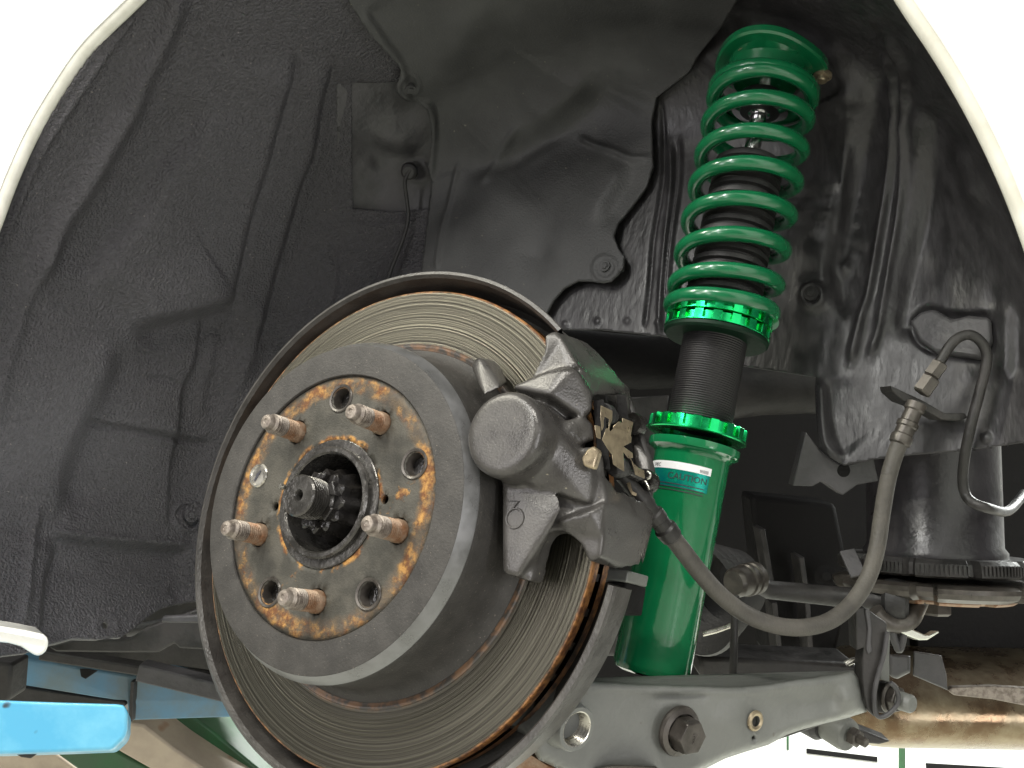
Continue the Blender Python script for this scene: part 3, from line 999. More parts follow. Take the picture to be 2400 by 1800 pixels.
def thread_prof(r, h0, h1, pitch, depth, cap0=0.0):
    out = []
    n = int((h1 - h0) / pitch)
    for i in range(n):
        out += [(r, h0 + i * pitch), (r, h0 + i * pitch + pitch * 0.25), (r - depth, h0 + i * pitch + pitch * 0.6), (r - depth, h0 + i * pitch + pitch * 0.75)]
    return out + [(r, h1)]


stud0 = None
for i, s_ in enumerate(STUD):
    o_ = ringpt(0.05715, s_)
    # h measured outwards
    if stud0 is None:
        prof = [(0.0068, -0.012), (0.0068, 0.002), (0.0064, 0.003)] + thread_prof(0.0062, 0.0035, 0.0128, 0.0015, 0.0010)
        st = lathe('wheel_stud', prof, (0, 0, 0), YOUT, MT['stud'], None, 24, 30)
        prof = thread_prof(0.0061, 0.0128, 0.0215, 0.0015, 0.0010) + [(0.0058, 0.0218), (0.0048, 0.0232), (0.0046, 0.0258), (0.0040, 0.0268), (0.0018, 0.0272), (0.0012, 0.0266), (0.0, 0.0266)]
        tp_ = lathe('stud_tip', prof, (0, 0, 0), YOUT, MT['stud_tip'], None, 24, 30)
        stud0, tip0 = st, tp_
    else:
        st, tp_ = stud0.copy(), tip0.copy()
        COL.objects.link(st); COL.objects.link(tp_)
    st.parent = hub; st.matrix_parent_inverse = Matrix.Translation(-hub.location)
    st.location = o_
    st.rotation_euler = (0, s_, 0)
    tp_.parent = st; tp_.matrix_parent_inverse = Matrix.Identity(4)
    tp_.location = (0, 0, 0)
# axle stub
sh = lathe('axle_stub', [(0.0, 0.0185), (0.0022, 0.0185), (0.0028, 0.0240), (0.0036, 0.0252), (0.0112, 0.0256), (0.0122, 0.0246)] + [(r_, 0.0246 - (h_ - 0.0)) for r_, h_ in thread_prof(0.0122, 0.0005, 0.0165, 0.0018, 0.0012)] + [(0.0122, -0.03)], (0, 0, 0), YOUT, MT['steel'], hub, 48, 30)


def crown(r, h, a):
    return r + (0.0016 * math.cos(12 * a) if r > 0.015 else 0)


lathe('axle_nut', [(0.0122, 0.0085), (0.0162, 0.0085), (0.0178, 0.0070), (0.0178, 0.0000), (0.0190, -0.002), (0.0205, -0.006), (0.0215, -0.02)], (0, 0, 0), YOUT, MT['oily'], hub, 96, 30, rad=crown)
bm = bmesh.new()
for i in range(6):
    a = PI / 6 + i * PI / 3
    e = Vector((math.cos(a), 0, math.sin(a))); t = Vector((-e.z, 0, e.x))
    hull_into(bm, [e * r_ + t * (s_ * w_) + YOUT * h_ for r_, w_ in ((0.0118, 0.0036), (0.0158, 0.0048)) for s_ in (-1, 1) for h_ in (0.006, 0.0125)])
o_ = from_bm('lock_cap', bm, MT['oily'], hub); bevel(o_, 0.0008)
tube('split_pin', [Vector((-0.0135, -0.016, 0.0035)), Vector((-0.0138, -0.0225, 0.0040)), Vector((-0.0150, -0.0262, 0.0043))], 0.0016, MT['bright'], hub, 10)

# dust shield behind the disc: dished plate with a rolled rim
shd = thing('dust_shield', 'dark dished dust shield curving round the back of the brake disc', 'shield', (0, 0.08, 0))
sp_ = [(0.09, 0.088), (0.150, 0.088), (0.159, 0.086), (0.1625, 0.081), (0.1640, 0.060), (0.1650, 0.048), (0.1668, 0.0455), (0.1690, 0.0462), (0.1694, 0.0480), (0.1675, 0.050), (0.1662, 0.062), (0.1655, 0.083), (0.160, 0.0895), (0.09, 0.0905)]


def shield_part(name, d0, d1, prof, n):
    # frame_of((0,1,0)) gives u=+X, v=Y x X = -Z : angle runs clockwise, so negate
    return lathe(name, prof, (0, 0, 0), YIN, MT['shield'], shd, n, 30, a0=math.radians(-d1), a1=math.radians(-d0))


shield_part('shield_plate', 47, 296, [(r_ - 0.002 if r_ > 0.15 else r_, h_) for r_, h_ in sp_], 150)
sp2 = [(0.100, 0.080), (0.158, 0.080), (0.1640, 0.076), (0.1665, 0.068), (0.1672, 0.046), (0.1690, 0.0430), (0.1725, 0.0425), (0.1735, 0.0450), (0.1710, 0.050), (0.1700, 0.070), (0.166, 0.080), (0.159, 0.084), (0.100, 0.084)]
shield_part('shield_plate', -64, -8, sp2, 60)
lathe('knuckle', [(0.0, 0.082), (0.075, 0.082), (0.08, 0.09), (0.075, 0.13), (0.05, 0.16), (0.0, 0.16)], (0, 0, 0), YIN, MT['dark'], hub, 48)


# ================================================================== BRAKE CALIPER
def c1(x, y):            # crop coordinates -> photograph pixels
    return 1000 + x / 3.6867, 750 + y / 3.6867


def c2(x, y):
    return 1050 + x / 4.424, 1050 + y / 4.424


def P1(x, y, Y): return A(*c1(x, y), Y)
def P2(x, y, Y): return A(*c2(x, y), Y)


def blob(parts, name, mat, parent, voxel=0.0011, it=5, sharp=None):
    """closed pieces fused into one casting: voxel remesh + smoothing"""
    bm = bmesh.new()
    for f in parts: f(bm)
    bmesh.ops.recalc_face_normals(bm, faces=bm.faces)
    o = from_bm(name, bm, mat, parent, True, sharp)
    m = o.modifiers.new('fuse', 'REMESH'); m.mode = 'VOXEL'; m.voxel_size = voxel; m.use_smooth_shade = True
    m = o.modifiers.new('soften', 'SMOOTH'); m.factor = 0.5; m.iterations = it
    return o


def H(*pts): return lambda bm: hull_into(bm, pts)


def SL(front, thick):
    def f(bm):
        vs, fs = slab_data(front, Vector(thick))
        b = [bm.verts.new(v) for v in vs]
        for q in fs: bm.faces.new([b[i] for i in q])
    return f


def LA(prof, o, ax, n=40):
    def f(bm):
        vs, fs = lathe_data(prof, o, ax, n)
        b = [bm.verts.new(v) for v in vs]
        fc = [bm.faces.new([b[i] for i in q]) for q in fs]
        bmesh.ops.remove_doubles(bm, verts=b, dist=1e-6)
    return f


cal = thing('brake_caliper', 'dirty grey cast brake caliper clamped over the right side of the disc', 'brake caliper', A(1300, 1100, 0.05))
CC = A(*c1(676, 985), 0.0)
CR = 0.0240


def circ(y, r, dx=0, dz=0, n=20):
    return [Vector((CC.x + dx + r * math.cos(2 * PI * i / n), y, CC.z + dz + r * math.sin(2 * PI * i / n))) for i in range(n)]


cyl = [(0, -0.0035), (CR - 0.004, -0.0035), (CR - 0.0015, -0.0022), (CR, 0.001), (CR, 0.05), (0, 0.05)]
parts = [
    LA(cyl, (CC.x, 0, CC.z), YIN, 48),
    # fairing from the piston bore down to the lower right point
    H(*circ(0.012, CR * 0.90), *circ(0.045, CR * 0.96), P1(1405, 1590, 0.030), P1(1330, 1570, 0.040), P1(1440, 1300, 0.030), P1(1560, 1480, 0.042), P1(1250, 1050, 0.024)),
    # shoulder between bore and the window, upper and lower lobes
    H(P1(740, 575, 0.016), P1(1010, 455, 0.020), P1(1190, 415, 0.022), P1(1300, 425, 0.026), P1(1355, 480, 0.032), P1(1430, 640, 0.034), P1(1425, 790, 0.034), P1(1370, 838, 0.032), P1(1290, 800, 0.028), P1(1060, 640, 0.016),
      P1(800, 560, 0.046), P1(1200, 420, 0.046), P1(1430, 640, 0.050), P1(1425, 800, 0.050), P1(1000, 900, 0.046)),
    H(P1(1240, 850, 0.026), P1(1330, 830, 0.030), P1(1430, 890, 0.036), P1(1450, 1040, 0.036), P1(1300, 1000, 0.028), P1(1240, 950, 0.024), P1(1100, 900, 0.020), P1(1100, 1150, 0.020), P1(1430, 890, 0.052), P1(1450, 1040, 0.052), P1(1100, 1000, 0.050)),
    H(P1(1480, 1100, 0.032), P1(1530, 1200, 0.036), P1(1545, 1480, 0.040), P1(1500, 1560, 0.040), P1(1330, 1100, 0.026), P1(1400, 1500, 0.032), P1(1480, 1100, 0.052), P1(1545, 1480, 0.052), P1(1300, 1300, 0.050)),
    # upper horn
    SL([P1(1060, 100, 0.034), P1(1110, 86, 0.036), P1(1165, 150, 0.036), P1(1310, 390, 0.036), P1(1200, 420, 0.034), P1(1060, 520, 0.032), P1(900, 560, 0.032), P1(905, 495, 0.032), P1(960, 380, 0.032), P1(1005, 280, 0.032), P1(1018, 215, 0.033), P1(1012, 155, 0.033), P1(1030, 118, 0.033)], (0, 0.013, 0)),
    # ear at the upper left
    H(P1(382, 392, 0.024), P1(398, 360, 0.024), P1(452, 318, 0.024), P1(490, 335, 0.024), P1(640, 580, 0.018), P1(490, 655, 0.014), P1(400, 420, 0.022), P1(455, 320, 0.046), P1(590, 352, 0.036), P1(640, 400, 0.042), P1(705, 545, 0.042), P1(400, 400, 0.046)),
    # lower web with the pad leg
    SL([P2(560, 300, 0.020), P2(565, 480, 0.020), P2(580, 700, 0.020), P2(568, 1000, 0.021), P2(563, 1300, 0.022), P2(700, 1345, 0.022), P2(850, 1385, 0.024), P2(905, 1345, 0.028), P2(920, 1150, 0.028), P2(960, 980, 0.028), P2(1010, 895, 0.028), P2(1090, 855, 0.029), P2(1190, 865, 0.030), P2(1300, 925, 0.032), P2(1370, 1000, 0.034), P2(1410, 1080, 0.035), P2(1440, 1150, 0.036), P2(1480, 1188, 0.037), P2(1580, 1135, 0.036), P2(1625, 900, 0.036), P2(1650, 560, 0.036), P2(1600, 300, 0.036), P2(1200, 250, 0.030)], (0, 0.0135, 0)),
    H(P2(570, 330, 0.0185), P2(578, 640, 0.0185), P2(570, 1295, 0.0185), P2(715, 1340, 0.0185), P2(735, 980, 0.0185), P2(800, 840, 0.0185), P2(1000, 720, 0.0195), P2(1180, 640, 0.021), P2(1150, 480, 0.021), P2(700, 330, 0.0185), P2(580, 330, 0.03), P2(570, 1290, 0.03), P2(840, 1370, 0.03), P2(870, 980, 0.03)),
    H(P2(1130, 760, 0.026), P2(1480, 640, 0.028), P2(1640, 560, 0.034), P2(1590, 900, 0.034), P2(1480, 700, 0.028), P2(1300, 880, 0.032), P2(1130, 780, 0.045), P2(1640, 560, 0.05), P2(1500, 1000, 0.045)),
    # bridges over the edge of the disc
    H(P1(1110, 90, 0.040), P1(1310, 390, 0.038), P1(1360, 520, 0.040), P1(1430, 660, 0.042), P1(1140, 130, 0.050), P1(1370, 178, 0.078), P1(1500, 290, 0.084), P1(1640, 460, 0.088), P1(1745, 600, 0.092), P1(1740, 665, 0.092), P1(1420, 560, 0.060), P1(1430, 470, 0.05)),
    H(P1(1690, 525, 0.090), P1(1755, 600, 0.094), P1(1745, 680, 0.094), P1(1690, 640, 0.088), P1(1690, 525, 0.104), P1(1755, 600, 0.108), P1(1745, 680, 0.108), P1(1780, 960, 0.112), P1(1740, 900, 0.10)),
    H(P2(1640, 480, 0.038), P2(1655, 570, 0.037), P2(1595, 1120, 0.037), P2(1490, 1185, 0.038), P2(1700, 390, 0.05), P2(1940, 640, 0.078), P2(2085, 560, 0.094), P2(2125, 800, 0.094), P2(2015, 1225, 0.090), P2(1880, 1190, 0.078), P2(1750, 1265, 0.064), P2(1600, 1225, 0.052)),
    H(P2(2085, 500, 0.094), P2(2125, 800, 0.094), P2(2015, 1225, 0.090), P2(2060, 520, 0.118), P2(2120, 800, 0.118), P2(2010, 1225, 0.115), P1(1930, 1180, 0.10), P1(1955, 1300, 0.10), P1(1850, 1080, 0.10), P1(1780, 1060, 0.098), P1(1850, 1080, 0.125), P1(1960, 1320, 0.122)),
]
blob(parts, 'caliper_body', MT['caliper'], cal, 0.0010, 26)
# rear half and pads seen dark through the window
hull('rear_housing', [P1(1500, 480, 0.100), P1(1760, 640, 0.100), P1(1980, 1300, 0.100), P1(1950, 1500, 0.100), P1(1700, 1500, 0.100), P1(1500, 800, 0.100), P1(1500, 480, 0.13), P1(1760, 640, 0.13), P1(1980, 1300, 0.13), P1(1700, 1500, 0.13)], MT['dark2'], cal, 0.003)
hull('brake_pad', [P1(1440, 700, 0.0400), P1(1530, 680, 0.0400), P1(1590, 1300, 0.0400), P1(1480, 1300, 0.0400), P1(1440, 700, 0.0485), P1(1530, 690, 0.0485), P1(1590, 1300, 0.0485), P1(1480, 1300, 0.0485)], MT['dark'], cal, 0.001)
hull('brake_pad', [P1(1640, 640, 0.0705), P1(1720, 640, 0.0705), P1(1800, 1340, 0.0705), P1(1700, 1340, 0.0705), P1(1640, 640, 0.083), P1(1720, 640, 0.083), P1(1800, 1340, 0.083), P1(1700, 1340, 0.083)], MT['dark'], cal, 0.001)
# pins, boots, hardware
for (xa, ya, xb, yb) in ((1440, 780, 1790, 900), (1550, 1215, 1890, 1390)):
    a_, b_ = P1(xa, ya, 0.036), P1(xb, yb, 0.095)
    d_ = (b_ - a_)
    lathe('pin_boot', [(0.0, 0.0), (0.0054, 0.0), (0.0062, 0.001), (0.0062, 0.003), (0.0052, 0.004), (0.0060, 0.0055), (0.0060, 0.0075), (0.0046, 0.009), (0.0042, 0.014), (0.0, 0.014)], a_ + d_.normalized() * 0.012, d_, MT['rubber'], cal, 28)
    tube('slide_pin', [a_ + d_ * 0.25, a_ + d_ * 0.5, b_], 0.0028, MT['oily'], cal, 16)
    lathe('pin_head', [(0, -0.004), (0.0062, -0.004), (0.0070, -0.0025), (0.0070, 0.006), (0.0045, 0.007), (0.0, 0.008)], b_, d_, MT['oily'], cal, 24)


def clipY(x): return 0.0405 + (x - 1500) / 400 * 0.045


def clip(poly, th=0.0008, lift=0.0):
    return [P1(x, y, clipY(x) - lift) for x, y in poly]


outw = (Vector((1, 0, 0.25))).normalized()
spr = thing('pad_spring', 'bronze coloured pad spring clip across the caliper window', 'spring clip', P1(1650, 1050, 0.06))
for nm, poly in (('spring_leg', [(1505, 738), (1607, 785), (1603, 868), (1588, 900), (1580, 950), (1612, 1000), (1570, 1075), (1515, 1035), (1548, 940), (1572, 935), (1577, 855), (1538, 835), (1530, 870), (1530, 925), (1512, 960), (1503, 860)]),
                 ('spring_plate', [(1560, 985), (1612, 940), (1690, 930), (1750, 985), (1772, 1010), (1768, 1060), (1700, 1092), (1780, 1150), (1785, 1192), (1740, 1195), (1700, 1140), (1600, 1165), (1545, 1085), (1515, 1035)]),
                 ('spring_leg', [(1688, 845), (1786, 882), (1762, 1010), (1738, 1040), (1700, 1010), (1712, 960), (1740, 985), (1752, 930), (1695, 905)]),
                 ('spring_tab', [(1450, 908), (1502, 920), (1505, 1030), (1468, 1018)]),
                 ('spring_leg', [(1600, 1158), (1645, 1150), (1700, 1130), (1708, 1312), (1612, 1250)]),
                 ('spring_leg', [(1705, 1100), (1790, 1240), (1835, 1280), (1880, 1300), (1888, 1372), (1802, 1338), (1770, 1215), (1725, 1165)])):
    slab(nm, clip(poly, lift=0.016), FW * 0.0007, MT['bronze'], spr, 0.0003, 1)
# raised curl across the top of the plate and the wire hook at the bottom
cp = [P1(1610, 950, clipY(1610) - 0.013), P1(1660, 940, clipY(1660) - 0.016), P1(1720, 960, clipY(1720) - 0.016), P1(1755, 985, clipY(1755) - 0.013)]
slab('spring_curl', [cp[0], cp[1], cp[2], cp[3], cp[3] + UP * 0.003, cp[2] + UP * 0.004, cp[1] + UP * 0.004, cp[0] + UP * 0.002], FW * 0.0007, MT['bronze'], spr, 0.0003, 1)
hk = [P1(1725, 1412, 0.064), P1(1758, 1398, 0.064), P1(1768, 1440, 0.062), P1(1780, 1480, 0.062), P1(1818, 1498, 0.062), P1(1810, 1522, 0.062), P1(1772, 1512, 0.062), P1(1745, 1460, 0.062)]
slab('spring_hook', hk, FW * 0.0008, MT['bronze'], spr, 0.0003, 1)
tube('spring_wire', spline([P1(1905, 1310, 0.088), P1(1932, 1330, 0.088), P1(1925, 1360, 0.088), P1(1905, 1372, 0.088)], 5), 0.0009, MT['bright'], spr, 8)
tube('spring_wire', spline([P1(1890, 1395, 0.088), P1(1915, 1440, 0.088), P1(1922, 1470, 0.088)], 5), 0.0009, MT['bright'], spr, 8)
# flat bronze pad ear next to the window
tagp = slab('pad_ear', [P1(1385, 1112, 0.0205), P1(1438, 1083, 0.0215), P1(1490, 1130, 0.023), P1(1470, 1200, 0.0225), P1(1442, 1287, 0.0215), P1(1352, 1262, 0.0195), P1(1333, 1190, 0.019)], (0, 0.005, 0), MT['bronze'], cal, 0.0012)
# casting marks on the leg: a raised ring and a small raised triangle
mk = P2(690, 728, 0.0180)
lathe('cast_mark', [(0.0046, 0.0006), (0.0050, -0.0003), (0.0056, -0.0003), (0.0060, 0.0006)], mk, YIN, MT['caliper'], cal, 32)
mk = P2(672, 590, 0.0182)
tube('cast_mark', [mk + Vector((-.0035, 0, .002)), mk + Vector((.0035, 0, .0022)), mk + Vector((-.001, 0, -.0035))], 0.0005, MT['caliper'], cal, 6)
# plain grey blocks of the caliper carrier under the lower bridge
slab('carrier', [P2(1490, 1200, 0.082), P2(1590, 1205, 0.082), P2(1560, 1440, 0.082), P2(1450, 1420, 0.082)], (0, 0.012, 0), MT['shield'], cal, 0.001)
slab('carrier', [P2(1585, 1240, 0.088), P2(1875, 1270, 0.088), P2(1850, 1390, 0.088), P2(1560, 1350, 0.088)], (0, 0.03, 0), MT['arm'], cal, 0.001)
slab('carrier', [P2(1560, 1380, 0.095), P2(1850, 1390, 0.095), P2(1800, 1700, 0.095), P2(1540, 1700, 0.095)], (0, 0.03, 0), MT['dark'], cal, 0.001)

# ================================================================== COILOVER
pb = A(1531, 1543, 0.210)
pt = A(1808, 118, 0.208)
AX = (pt - pb).normalized()


def to_px(p):
    d = Vector(p) - CAM
    z = d.dot(FW)
    return 1200 + F * d.dot(RT) / z, 900 - F * d.dot(UP) / z, z


def axis_h(py):
    """distance along the damper axis (from pb) where it shows at image row py"""
    lo_, hi_ = -0.2, 0.9
    for _ in range(60):
        m_ = (lo_ + hi_) / 2
        if to_px(pb + AX * m_)[1] > py: lo_ = m_
        else: hi_ = m_
    return lo_


def near_h(py, r):
    """axis height at which the point of radius r nearest the camera shows at image row py"""
    lo_, hi_ = -0.2, 0.9
    for _ in range(60):
        m_ = (lo_ + hi_) / 2
        c = pb + AX * m_
        e = CAM - c
        e = (e - AX * e.dot(AX)).normalized()
        if to_px(c + e * r)[1] > py: lo_ = m_
        else: hi_ = m_
    return lo_


def wid(px_, py):        # half width in pixels -> metres at that row of the axis
    return px_ * to_px(pb + AX * axis_h(py))[2] / F


co = thing('coilover', 'bright green coilover damper with green coil spring and black threaded body', 'coilover', pb)
RB = wid(89.5, 1400)
hb, ht = near_h(1590, RB), near_h(1030, RB * 1.2) - 0.006
lathe('damper_body', [(0, hb), (RB * 0.80, hb), (RB * 0.93, hb + 0.0015), (RB, hb + 0.006), (RB, ht - 0.0035), (RB * 1.03, ht - 0.0015), (RB * 1.12, ht + 0.0006), (RB * 1.20, ht + 0.0016), (RB * 1.22, ht + 0.004), (RB * 1.22, ht + 0.007), (RB * 0.8, ht + 0.007)], pb, AX, MT['green'], co, 96, 30)
RL = wid(115, 1010)
hl = near_h(1003, RL)


def castle(n, depth, duty=0.5):
    def f(r, h, a):
        if r < RL * 0.9: return r
        ph = (a * n / (2 * PI)) % 1.0
        return r - (depth if ph < duty else 0)
    return f


def notched_ring(name, h0, h1, r, n, depth, parent, lip=0.0):
    """locking ring: lower lip plus n square teeth"""
    bm = bmesh.new()
    ax, u, v = frame_of(AX)
    hm = h0 + lip
    def ringv(rr, h, k): return [bm.verts.new(pb + ax * h + (u * math.cos(a) + v * math.sin(a)) * rr) for a in k]
    m = n * 8
    ks = [2 * PI * i / m for i in range(m)]
    def rr_(i): return r if (i % 8) < 4 else r - depth
    prof_in = r * 0.72
    rows = []
    for h, off in ((h0, -0.001), (h0 + 0.0006, 0.0), (hm, 0.0)):
        rows.append([bm.verts.new(pb + ax * h + (u * math.cos(a) + v * math.sin(a)) * (r + off)) for a in ks])
    for h, off in ((hm + 0.0001, 0.0), (h1 - 0.0006, 0.0), (h1, -0.0008)):
        row = []
        for i in range(n):
            for j in range(8):
                fr_ = (0, 0.16, 0.30, 0.46, 0.5, 0.66, 0.82, 0.96)[j]
                a = 2 * PI * (i + fr_) / n
                row.append(bm.verts.new(pb + ax * h + (u * math.cos(a) + v * math.sin(a)) * ((r if j < 4 else r - depth) + off)))
        rows.append(row)
    rin0 = [bm.verts.new(pb + ax * h0 + (u * math.cos(a) + v * math.sin(a)) * prof_in) for a in ks]
    rin1 = [bm.verts.new(pb + ax * h1 + (u * math.cos(a) + v * math.sin(a)) * prof_in) for a in ks]
    rows = [rin0] + rows + [rin1]
    for a_, b_ in zip(rows[:-1], rows[1:]):
        for i in range(m):
            j = (i + 1) % m
            bm.faces.new((a_[i], a_[j], b_[j], b_[i]))
    bmesh.ops.recalc_face_normals(bm, faces=bm.faces)
    return from_bm(name, bm, MT['anod'], parent, True, 25)


notched_ring('lock_ring', hl - 0.0006, hl + 0.0095, RL, 18, 0.0028, co, 0.0018)
# threaded sleeve
h0_, h1_ = hl + 0.005, axis_h(770)
RT_ = wid(75, 890)
lathe('threaded_sleeve', thread_prof(RT_, h0_, h1_, 0.0017, 0.0009), pb, AX, MT['thread'], co, 64, 80)
RS = wid(122, 750)
hs = near_h(750, RS)
lathe('seat_disc', [(RT_, hs - 0.0045), (RS * 0.95, hs - 0.0045), (RS * 0.99, hs - 0.003), (RS * 0.99, hs - 0.0006)], pb, AX, MT['anod_dark'], co, 96, 30)
notched_ring('seat_ring', hs - 0.0004, hs + 0.0080, RS, 18, 0.0030, co, 0.0014)
notched_ring('seat_ring', hs + 0.0086, hs + 0.0165, RS * 1.005, 18, 0.0030, co, 0.0002)
RS2 = wid(131, 720)
lathe('spring_seat', [(RT_, hs + 0.0168), (RS * 0.98, hs + 0.0168), (RS2, hs + 0.0186), (RS2, hs + 0.0212), (RS2 * 0.97, hs + 0.0222), (RT_, hs + 0.0222)], pb, AX, MT['anod'], co, 96, 30)
# coil spring
ax_, u_, v_ = frame_of(AX)
WR = 0.0057
RC = wid(132, 500) - WR
crest = [672, 610, 525, 441, 358, 281, 203, 138]
# direction (in the u,v frame) facing the camera at mid spring
tc_ = (CAM - (pb + AX * axis_h(450)))
a_cam = math.atan2(tc_.dot(v_), tc_.dot(u_))
# crest rows show the upper edge of the wire nearest the camera; solve for axis height
def crest_h(py):
    return near_h(py + 19, RC + WR * 0.5)
hh = [crest_h(c) for c in crest]
# crest i is at turn i
tt = [-0.75] + list(range(8)) + [8.4]
hv = [hh[0] - 0.0015] + hh + [hh[-1] + 0.004]
path = []
NP = 40
for q in range(int((8.4 + 0.75) * NP) + 1):
    t_ = -0.75 + q / NP
    h_ = float(np.interp(t_, tt, hv))
    a = a_cam + 2 * PI * t_
    path.append(pb + AX * h_ + (u_ * math.cos(a) + v_ * math.sin(a)) * RC)
tube('coil_spring', path, WR, MT['spring'], co, 20, True, 60)
# bellows boot, bump stop, rod
hb0, hb1 = hs + 0.022, axis_h(375)
prof = []
RBt = wid(88, 560)
nb = 16
for i in range(nb):
    h_ = hb0 + (hb1 - hb0) * i / nb
    st_ = (hb1 - hb0) / nb
    r_ = RBt * (1.0 - 0.10 * i / nb)
    prof += [(r_, h_), (r_, h_ + st_ * 0.45), (r_ - 0.0035, h_ + st_ * 0.7), (r_ - 0.0035, h_ + st_ * 0.85)]
prof += [(RBt * 0.6, hb1), (0.007, hb1 + 0.001)]
lathe('dust_boot', prof, pb, AX, MT['rubber'], co, 64, 50)
tube('piston_rod', [pb + AX * (hb1 - 0.01), pb + AX * axis_h(120)], 0.0062, MT['chrome'], co, 24)
hq = axis_h(258)
lathe('bump_stop_cup', [(0.0062, hq - 0.004), (0.012, hq - 0.004), (0.020, hq), (0.020, hq + 0.003), (0.017, hq + 0.012), (0.0062, hq + 0.014)], pb, AX, MT['thread'], co, 48)
lathe('washer', [(0.0062, hq - 0.0045), (0.0215, hq - 0.001), (0.0215, hq + 0.0004), (0.0062, hq + 0.0004)], pb, AX, MT['chrome'], co, 48)
hx = axis_h(195)
lathe('upper_spring_cup', [(0.0062, hx - 0.002), (0.024, hx - 0.002), (0.029, hx + 0.002), (0.031, hx + 0.016)], pb, AX, MT['spring'], co, 64)
hm_ = axis_h(158)
RM = wid(128, 158)


def tri_round(r, h, a):
    return r * (1.0 + 0.07 * math.cos(3 * (a - a_cam) + 0.9)) if r > 0.03 else r


lathe('top_mount', [(0.0062, hm_ - 0.003), (0.030, hm_ - 0.003), (0.033, hm_), (RM - 0.0015, hm_), (RM, hm_ + 0.0015), (RM, hm_ + 0.006), (RM - 0.0015, hm_ + 0.0075), (0.0062, hm_ + 0.0075)], pb, AX, MT['spring'], co, 96, 30, rad=tri_round)
for px_, py_, m_ in ((1751, 121, 'bronze'), (1849, 127, 'spring'), (1928, 177, 'bronze')):
    d = ray(px_, py_)
    q = CAM + d * ((pb + AX * hm_ - CAM).dot(AX) / d.dot(AX))
    lathe('mount_bolt', [(0, -0.0055), (0.0036, -0.0055), (0.0042, -0.0045), (0.0044, -0.002), (0.0072, -0.0012), (0.0072, 0.001)], q, AX, MT[m_], co, 20, 25)


# stickers wrapped round the damper body
def body_angle(px_, py):
    """angle round the axis at which the ray through the pixel meets the body"""
    d = ray(px_, py).normalized()
    o_ = CAM - pb
    dp = d - AX * d.dot(AX); op = o_ - AX * o_.dot(AX)
    a_ = dp.dot(dp); b_ = 2 * dp.dot(op); c_ = op.dot(op) - RB * RB
    t = (-b_ - math.sqrt(max(b_ * b_ - 4 * a_ * c_, 0))) / (2 * a_)
    p = o_ + d * t
    return math.atan2(p.dot(v_), p.dot(u_)), p.dot(AX)


def wrap(name, a0, a1, h0, h1, off, mat, parent, n=24):
    vs, fs = [], []
    for i in range(n + 1):
        a = a0 + (a1 - a0) * i / n
        e = u_ * math.cos(a) + v_ * math.sin(a)
        for h in (h0, h1):
            vs.append(pb + AX * h + e * (RB + off))
    for i in range(n):
        fs.append((2 * i, 2 * i + 2, 2 * i + 3, 2 * i + 1))
    o = mesh(name, vs, fs, mat, parent, True, None)
    p0 = o.data.polygons[0]
    e = u_ * math.cos(a0) + v_ * math.sin(a0)
    if p0.normal.dot(e) < 0: o.data.flip_normals()
    return o


def text_on(name, s, size, a_left, h_base, off, mat, parent, a_sign):
    cu = bpy.data.curves.new('print', 'FONT')
    cu.body = s; cu.size = size; cu.fill_mode = 'FRONT'; cu.resolution_u = 3
    t = bpy.data.objects.new('print', cu)
    COL.objects.link(t)
    dg = bpy.context.evaluated_depsgraph_get()
    me = bpy.data.meshes.new_from_object(t.evaluated_get(dg))
    bpy.data.objects.remove(t)
    bpy.data.curves.remove(cu)
    for v in me.vertices:
        a = a_left + a_sign * v.co.x / RB
        v.co = pb + AX * (h_base + v.co.y) + (u_ * math.cos(a) + v_ * math.sin(a)) * (RB + off)
    o = link(name, me, mat, parent, False)
    return o


aL, hL = body_angle(1530, 1085)
aR, hR = body_angle(1667, 1106)
sgn = 1 if ((aR - aL + PI) % (2 * PI) - PI) > 0 else -1
aW = abs((aR - aL + PI) % (2 * PI) - PI)
aR = aL + sgn * aW
htop = body_angle(1600, 1084)[1]
hwb = body_angle(1600, 1102)[1]
hhb = body_angle(1600, 1145)[1]
stk = wrap('sticker', aL - sgn * 0.9, aR, hwb, htop, 0.00025, MT['label_white'], co)
wrap('sticker_side', aL - sgn * 0.9, aL + sgn * 0.25, hhb - 0.004, hwb, 0.00025, MT['label_white'], stk)
wrap('sticker_foil', aL + sgn * 0.26, aR - sgn * 0.02, hhb, hwb - 0.0001, 0.00025, MT['label_holo'], stk)
text_on('print', 'CAUTION', 0.0062, aR - sgn * 0.030 / RB, hwb - 0.0068, 0.0005, MT['ink'], stk, sgn)
text_on('print', 'IIIIIIII', 0.0032, aR - sgn * 0.0085 / RB, hwb + 0.0008, 0.0005, MT['ink'], stk, sgn)
text_on('print', 'SPEC', 0.0036, aL + sgn * 0.010 / RB, hwb + 0.0010, 0.0005, MT['ink'], stk, sgn)
text_on('print', 'N', 0.0085, aL - sgn * 0.001, hwb - 0.004, 0.0005, MT['ink'], stk, sgn)
text_on('print', 'Z', 0.0085, aL - sgn * 0.001, hwb - 0.0135, 0.0005, MT['ink'], stk, sgn)
a_t = aL + sgn * 0.45
tri_ = [(a_t - sgn * 0.07, hwb - 0.0085), (a_t + sgn * 0.07, hwb - 0.0085), (a_t, hwb - 0.0035)]
mesh('print', [pb + AX * h + (u_ * math.cos(a) + v_ * math.sin(a)) * (RB + 0.0005) for a, h in tri_], [(0, 1, 2)], MT['ink_yellow'], stk, False)
for k_ in range(3):
    wrap('print', aL + sgn * 0.35, aR - sgn * 0.12, hwb - 0.0105 - k_ * 0.0022, hwb - 0.0099 - k_ * 0.0022, 0.0005, MT['ink'], stk, 12)


